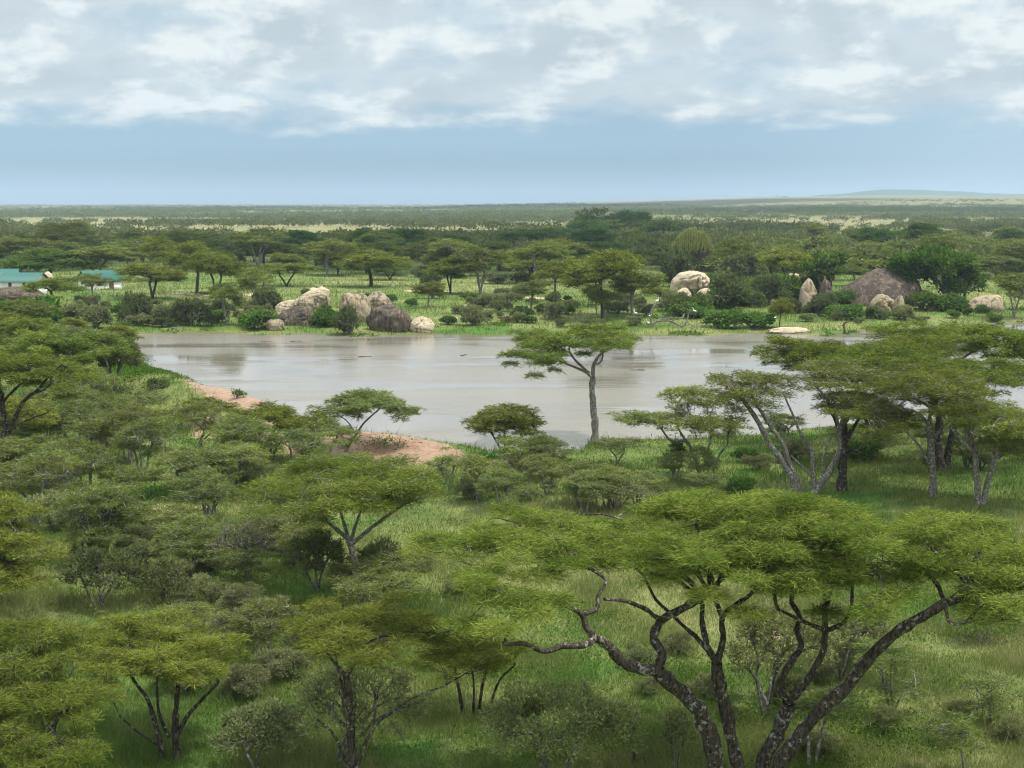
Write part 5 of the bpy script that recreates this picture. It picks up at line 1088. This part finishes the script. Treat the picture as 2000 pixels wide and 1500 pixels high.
# ------------------------------------------------------------ far woodland, ground cover and grass
def lod(seed, n, dark):
    rng = np.random.default_rng(seed); a = rng.uniform(0, 6.28, n); r = np.sqrt(rng.random(n)); z = .62 + .38 * (1 - r ** 2) * rng.uniform(.5, 1, n) - (rng.random(n) < .25) * rng.uniform(.1, .45, n)
    p = np.stack([np.cos(a) * r, np.sin(a) * r, z], 1); d = np.stack([np.cos(a), np.sin(a), rng.normal(0, .5, n)], 1) + rng.normal(0, .5, (n, 3))
    V, Q, per = strips(p, d, rng.uniform(.3, .55, n), rng.uniform(.16, .3, n), rng, .1, 1, .9); return V, Q, np.repeat(rng.uniform(0, 1, n), per)
def far_density(px, py):
    D = H * F / np.maximum(py - Y0 - 1, 1.5); x = (px - 1000) / F * D
    d = vn(x / 300 + 50, D / 420 + 50, 31) * .5 + vn(x / 70 + 30, D / 100 + 30, 32) * .5
    band = .36 + 0 * px
    def bump(x0, x1, y0, y1, v):
        nonlocal band; k = sst(x0 - 30, x0 + 30, px) * sst(x1 + 30, x1 - 30, px) * sst(y0 - 2.5, y0 + 2.5, py) * sst(y1 + 2.5, y1 - 2.5, py); band = band * (1 - k) + v * k
    bump(-50, 2100, 396, 406, 1.2); bump(-50, 1300, 404, 424, .75); bump(-50, 250, 438, 452, .10); bump(-60, 2100, 424, 438, .55); bump(240, 1110, 444, 464, .26); bump(-50, 260, 462, 480, .55)
    bump(1250, 2100, 396, 408, .28); bump(1450, 2100, 406, 414, 1.6); bump(1250, 1500, 408, 414, 1.1); bump(1300, 2100, 414, 428, .9); bump(1310, 1800, 430, 446, .25); bump(1800, 2100, 428, 450, .5); bump(1300, 2050, 446, 466, 1.1)
    return band * sst(.34, .58, d) * 1.5
def woodland(name, label, ranges, N, mats, seed, dens=1., nl=46, zone=None):
    rng = np.random.default_rng(seed); vs = []; qs = []; ts = []; off = 0
    px = rng.uniform(-160, 2160, N); py = ranges[0] + (ranges[1] - ranges[0]) * rng.random(N)
    keep = rng.random(N) < far_density(px, py) * dens
    if zone is not None: keep = inside(px, py, np.array(zone, float))
    px = px[keep]; py = py[keep]
    r = np.stack([(px - 1000) / F, cp + (750 - py) / F * sp, -sp + (750 - py) / F * cp], 1); r /= r[:, 1:2]
    D = np.full(len(px), 1.) * (H - 1) / np.maximum(-r[:, 2], 1e-4); D = np.clip(D, 60, 11000)
    for _ in range(6): D = .5 * D + .5 * np.clip((H - ground(r[:, 0] * D, D)) / np.maximum(-r[:, 2], .0009), 60, 11000)
    protos = [lod(seed + i, nl, 0) for i in range(8)]
    s = rng.uniform(1.8, 4.4, len(px)) * (1 + .25 * sst(1500, 4000, D)); hh = rng.uniform(.8, 1.25, len(px)) * s * .95 + .8; a = rng.uniform(0, 6.28, len(px)); z = ground(r[:, 0] * D, D)
    ti = rng.uniform(-.25, .25, len(px)); k = rng.integers(0, 8, len(px))
    for j in range(8):
        m_ = k == j
        if not m_.any(): continue
        V, Q, tt = protos[j]; c, s_ = np.cos(a[m_])[:, None], np.sin(a[m_])[:, None]
        X = (V[None, :, 0] * c - V[None, :, 1] * s_) * s[m_][:, None] + (r[m_, 0] * D[m_])[:, None]; Y = (V[None, :, 0] * s_ + V[None, :, 1] * c) * s[m_][:, None] + D[m_][:, None]; Zz = V[None, :, 2] * hh[m_][:, None] + z[m_][:, None]
        n = m_.sum(); vs.append(np.stack([X, Y, Zz], -1).reshape(-1, 3)); qs.append((Q[None] + (np.arange(n) * len(V))[:, None, None]).reshape(-1, 4) + off); off += n * len(V)
        ts.append(np.clip(tt[None] * .7 + .15 + ti[m_][:, None], 0, 1).ravel())
    o = link(name, mesh(name, np.concatenate(vs), np.concatenate(qs), mats, {'tint': np.concatenate(ts)}), kind='stuff'); print(name, len(px)); return o
woodland('distant_woodland', '', (397.2, 428), 52000, [M_FAR], 61, .95, 30)
woodland('scattered_woodland', '', (424, 500), 21000, [M_FAR], 62, .85, 56)
woodland('open_woodland', '', (466, 545), 1500, [M_FAR], 63, 1., 150, zone=[(-100, 470), (2100, 466), (2100, 545), (1700, 540), (1300, 530), (700, 505), (400, 500), (-100, 505)])
def cover():
    rng = np.random.default_rng(9); N = 760000
    py = 490 + (1560 - 490) * rng.random(N) ** 1.0; px = rng.uniform(-150, 2150, N)
    r = np.stack([(px - 1000) / F, cp + (750 - py) / F * sp, -sp + (750 - py) / F * cp], 1); r /= r[:, 1:2]; D = (H - .8) / -r[:, 2]
    x, y = r[:, 0] * D, D; z = ground(x, y); k = lake_sd(x, y) > .3; sv = np.zeros(N)
    for poly, s in soil_polys:
        P = np.array([Z(a, b, .8)[:2] for a, b in poly]); d = seg_d(x, y, P); sv = np.maximum(sv, s * sst(-1.5, 1.5, np.where(inside(x, y, P), d, -d)))
    k &= rng.random(N) > sv * 1.25; x, y, z, D = x[k], y[k], z[k], D[k]; n = len(x)
    tall = vn(x / 2.2, y / 2.2, 41); hgt = rng.uniform(.10, .34, n) * (.3 + 1.7 * tall ** 2 + (rng.random(n) < .04) * 1.2) * (1 + D / 260); w = np.maximum(.02, D / 1410 * .75) * rng.uniform(.6, 1.2, n); a = rng.uniform(0, 6.28, n); tl = rng.normal(0, .45, (n, 2)) * hgt[:, None]
    b0 = np.stack([x - np.cos(a) * w / 2, y - np.sin(a) * w / 2, z - .02], 1); b1 = np.stack([x + np.cos(a) * w / 2, y + np.sin(a) * w / 2, z - .02], 1); tp = np.stack([x + tl[:, 0], y + tl[:, 1], z + hgt], 1)
    V = np.stack([b0, b1, tp], 1).reshape(-1, 3); st_ = sst(.52, .75, vn(x / 5.5, y / 5.5, 47)); tint = np.repeat((rng.random(n) < .10 + .45 * st_) * rng.random(n), 3)
    link('grass', mesh('grass', V, np.arange(n * 3).reshape(n, 3), [M_GRASS], {'tint': tint}), kind='stuff')
cover()
def herbs():
    rng = np.random.default_rng(19); vs = []; ts = []
    spots = []
    for _ in range(300):
        py = 570 + 930 * rng.random() ** 1.3; px = rng.uniform(-50, 2050); spots.append((px, py, rng.uniform(.5, 1.7)))
    for a, b, s in [(1010, 1335, 1.6), (1180, 1210, 1.8), (1370, 1330, 1.8), (1560, 1490, 2.2), (1700, 1440, 2.2), (1780, 1450, 1.8), (1900, 1240, 1.8), (1860, 1180, 2.), (1120, 910, 2.), (1080, 905, 2.), (1350, 1340, 1.5), (240, 745, 3.), (265, 740, 3), (210, 775, 3.), (300, 755, 2.5), (345, 760, 2), (1450, 1420, 1.6), (520, 1090, 1.6), (480, 1130, 1.8)]: spots += [(a + rng.normal(0, 12), b + rng.normal(0, 5), s) for _ in range(3)]
    for k in range(len(lake)):
        p0, p1 = lake[k], lake[(k + 1) % len(lake)]; L = np.hypot(*(p1 - p0))
        for _ in range(int(min(L, 60) / 2.2)):
            if rng.random() < .6:
                q = p0 + (p1 - p0) * rng.random() + rng.normal(0, .7, 2)
                if q[1] > 60: spots.append((None, q, rng.uniform(.35, .9)))
    for px, py, s in spots:
        c = Z(px, py, .7)[:2] if px is not None else py
        if px is not None and float(lake_sd(c[0], c[1])) < .8: continue
        D = c[1]; n = int(45 * s * s * 2.); q = rng.normal(0, s * .5, (n, 2)) * (1.3, .9) + c; z = ground(q[:, 0], q[:, 1]); p = np.column_stack([q, z + rng.uniform(.02, .32, n) * min(1, s)])
        d = rng.normal(0, 1, (n, 3)) + (0, 0, .7); L = max(.12, D / 1410 * 2.4) * rng.uniform(.6, 1.3, n)
        V, Q, per = strips(p, d, L, L * .45, rng, .1, 1, 1.2); vs.append(V); ts.append(np.repeat(rng.uniform(.1, .9, n), 4))
    V = np.concatenate(vs); link('ground_cover', mesh('ground_cover', V, np.arange(len(V)).reshape(-1, 4), [M_LEAFY], {'tint': np.concatenate(ts)}), kind='stuff')
herbs()
def pebbles():
    rng = np.random.default_rng(29); V0, Q0 = ico(1); vs = []; qs = []; o = 0; spots = []
    for (x0, y0, x1, y1, n) in [(560, 850, 920, 892, 160), (340, 765, 600, 880, 90), (1160, 860, 1320, 880, 60), (530, 628, 620, 640, 40), (700, 640, 860, 650, 40), (1690, 596, 1780, 612, 40), (1560, 604, 1640, 616, 30), (1300, 588, 1400, 600, 30), (500, 1170, 900, 1200, 20), (1100, 1280, 1900, 1480, 50)]:
        for _ in range(n): spots.append((rng.uniform(x0, x1), rng.uniform(y0, y1)))
    for px, py in spots:
        c = Z(px, py, .7); z = float(ground(c[0], c[1])); s = rng.uniform(.03, .10) * (1 + c[1] / 160) * rng.random() ** .5
        v = V0 * rng.uniform(.6, 1.3, 3) * s * (1 + rng.normal(0, .12, (len(V0), 1))); v[:, 2] *= .6; vs.append(v + (c[0], c[1], z + s * .1)); qs.append(Q0 + o); o += len(V0)
    link('gravel', mesh('gravel', np.concatenate(vs), np.concatenate(qs), [M_ROCK]), kind='stuff')
pebbles()
# ------------------------------------------------------------ air
def haze():
    X, Yv, z0, z1 = 16500, (-1200, 16500), -12, 160
    V, Q = quadbox(-X, X, Yv[0], Yv[1], z0, z1); me = mesh('haze', V, Q, [])
    m = bpy.data.materials.new('haze_air'); m.use_nodes = True; t = NT(m.node_tree); m.node_tree.nodes.clear()
    v = t.new('ShaderNodeVolumePrincipled'); v.inputs['Density'].default_value = HAZE; v.inputs['Color'].default_value = (.68, .85, 1., 1); v.inputs['Anisotropy'].default_value = .25
    o = t.new('ShaderNodeOutputMaterial'); t.l.new(v.outputs[0], o.inputs['Volume']); me.materials.append(m)
    link('haze', me, kind='stuff')
HAZE = 1.15e-4
if HAZE: haze()
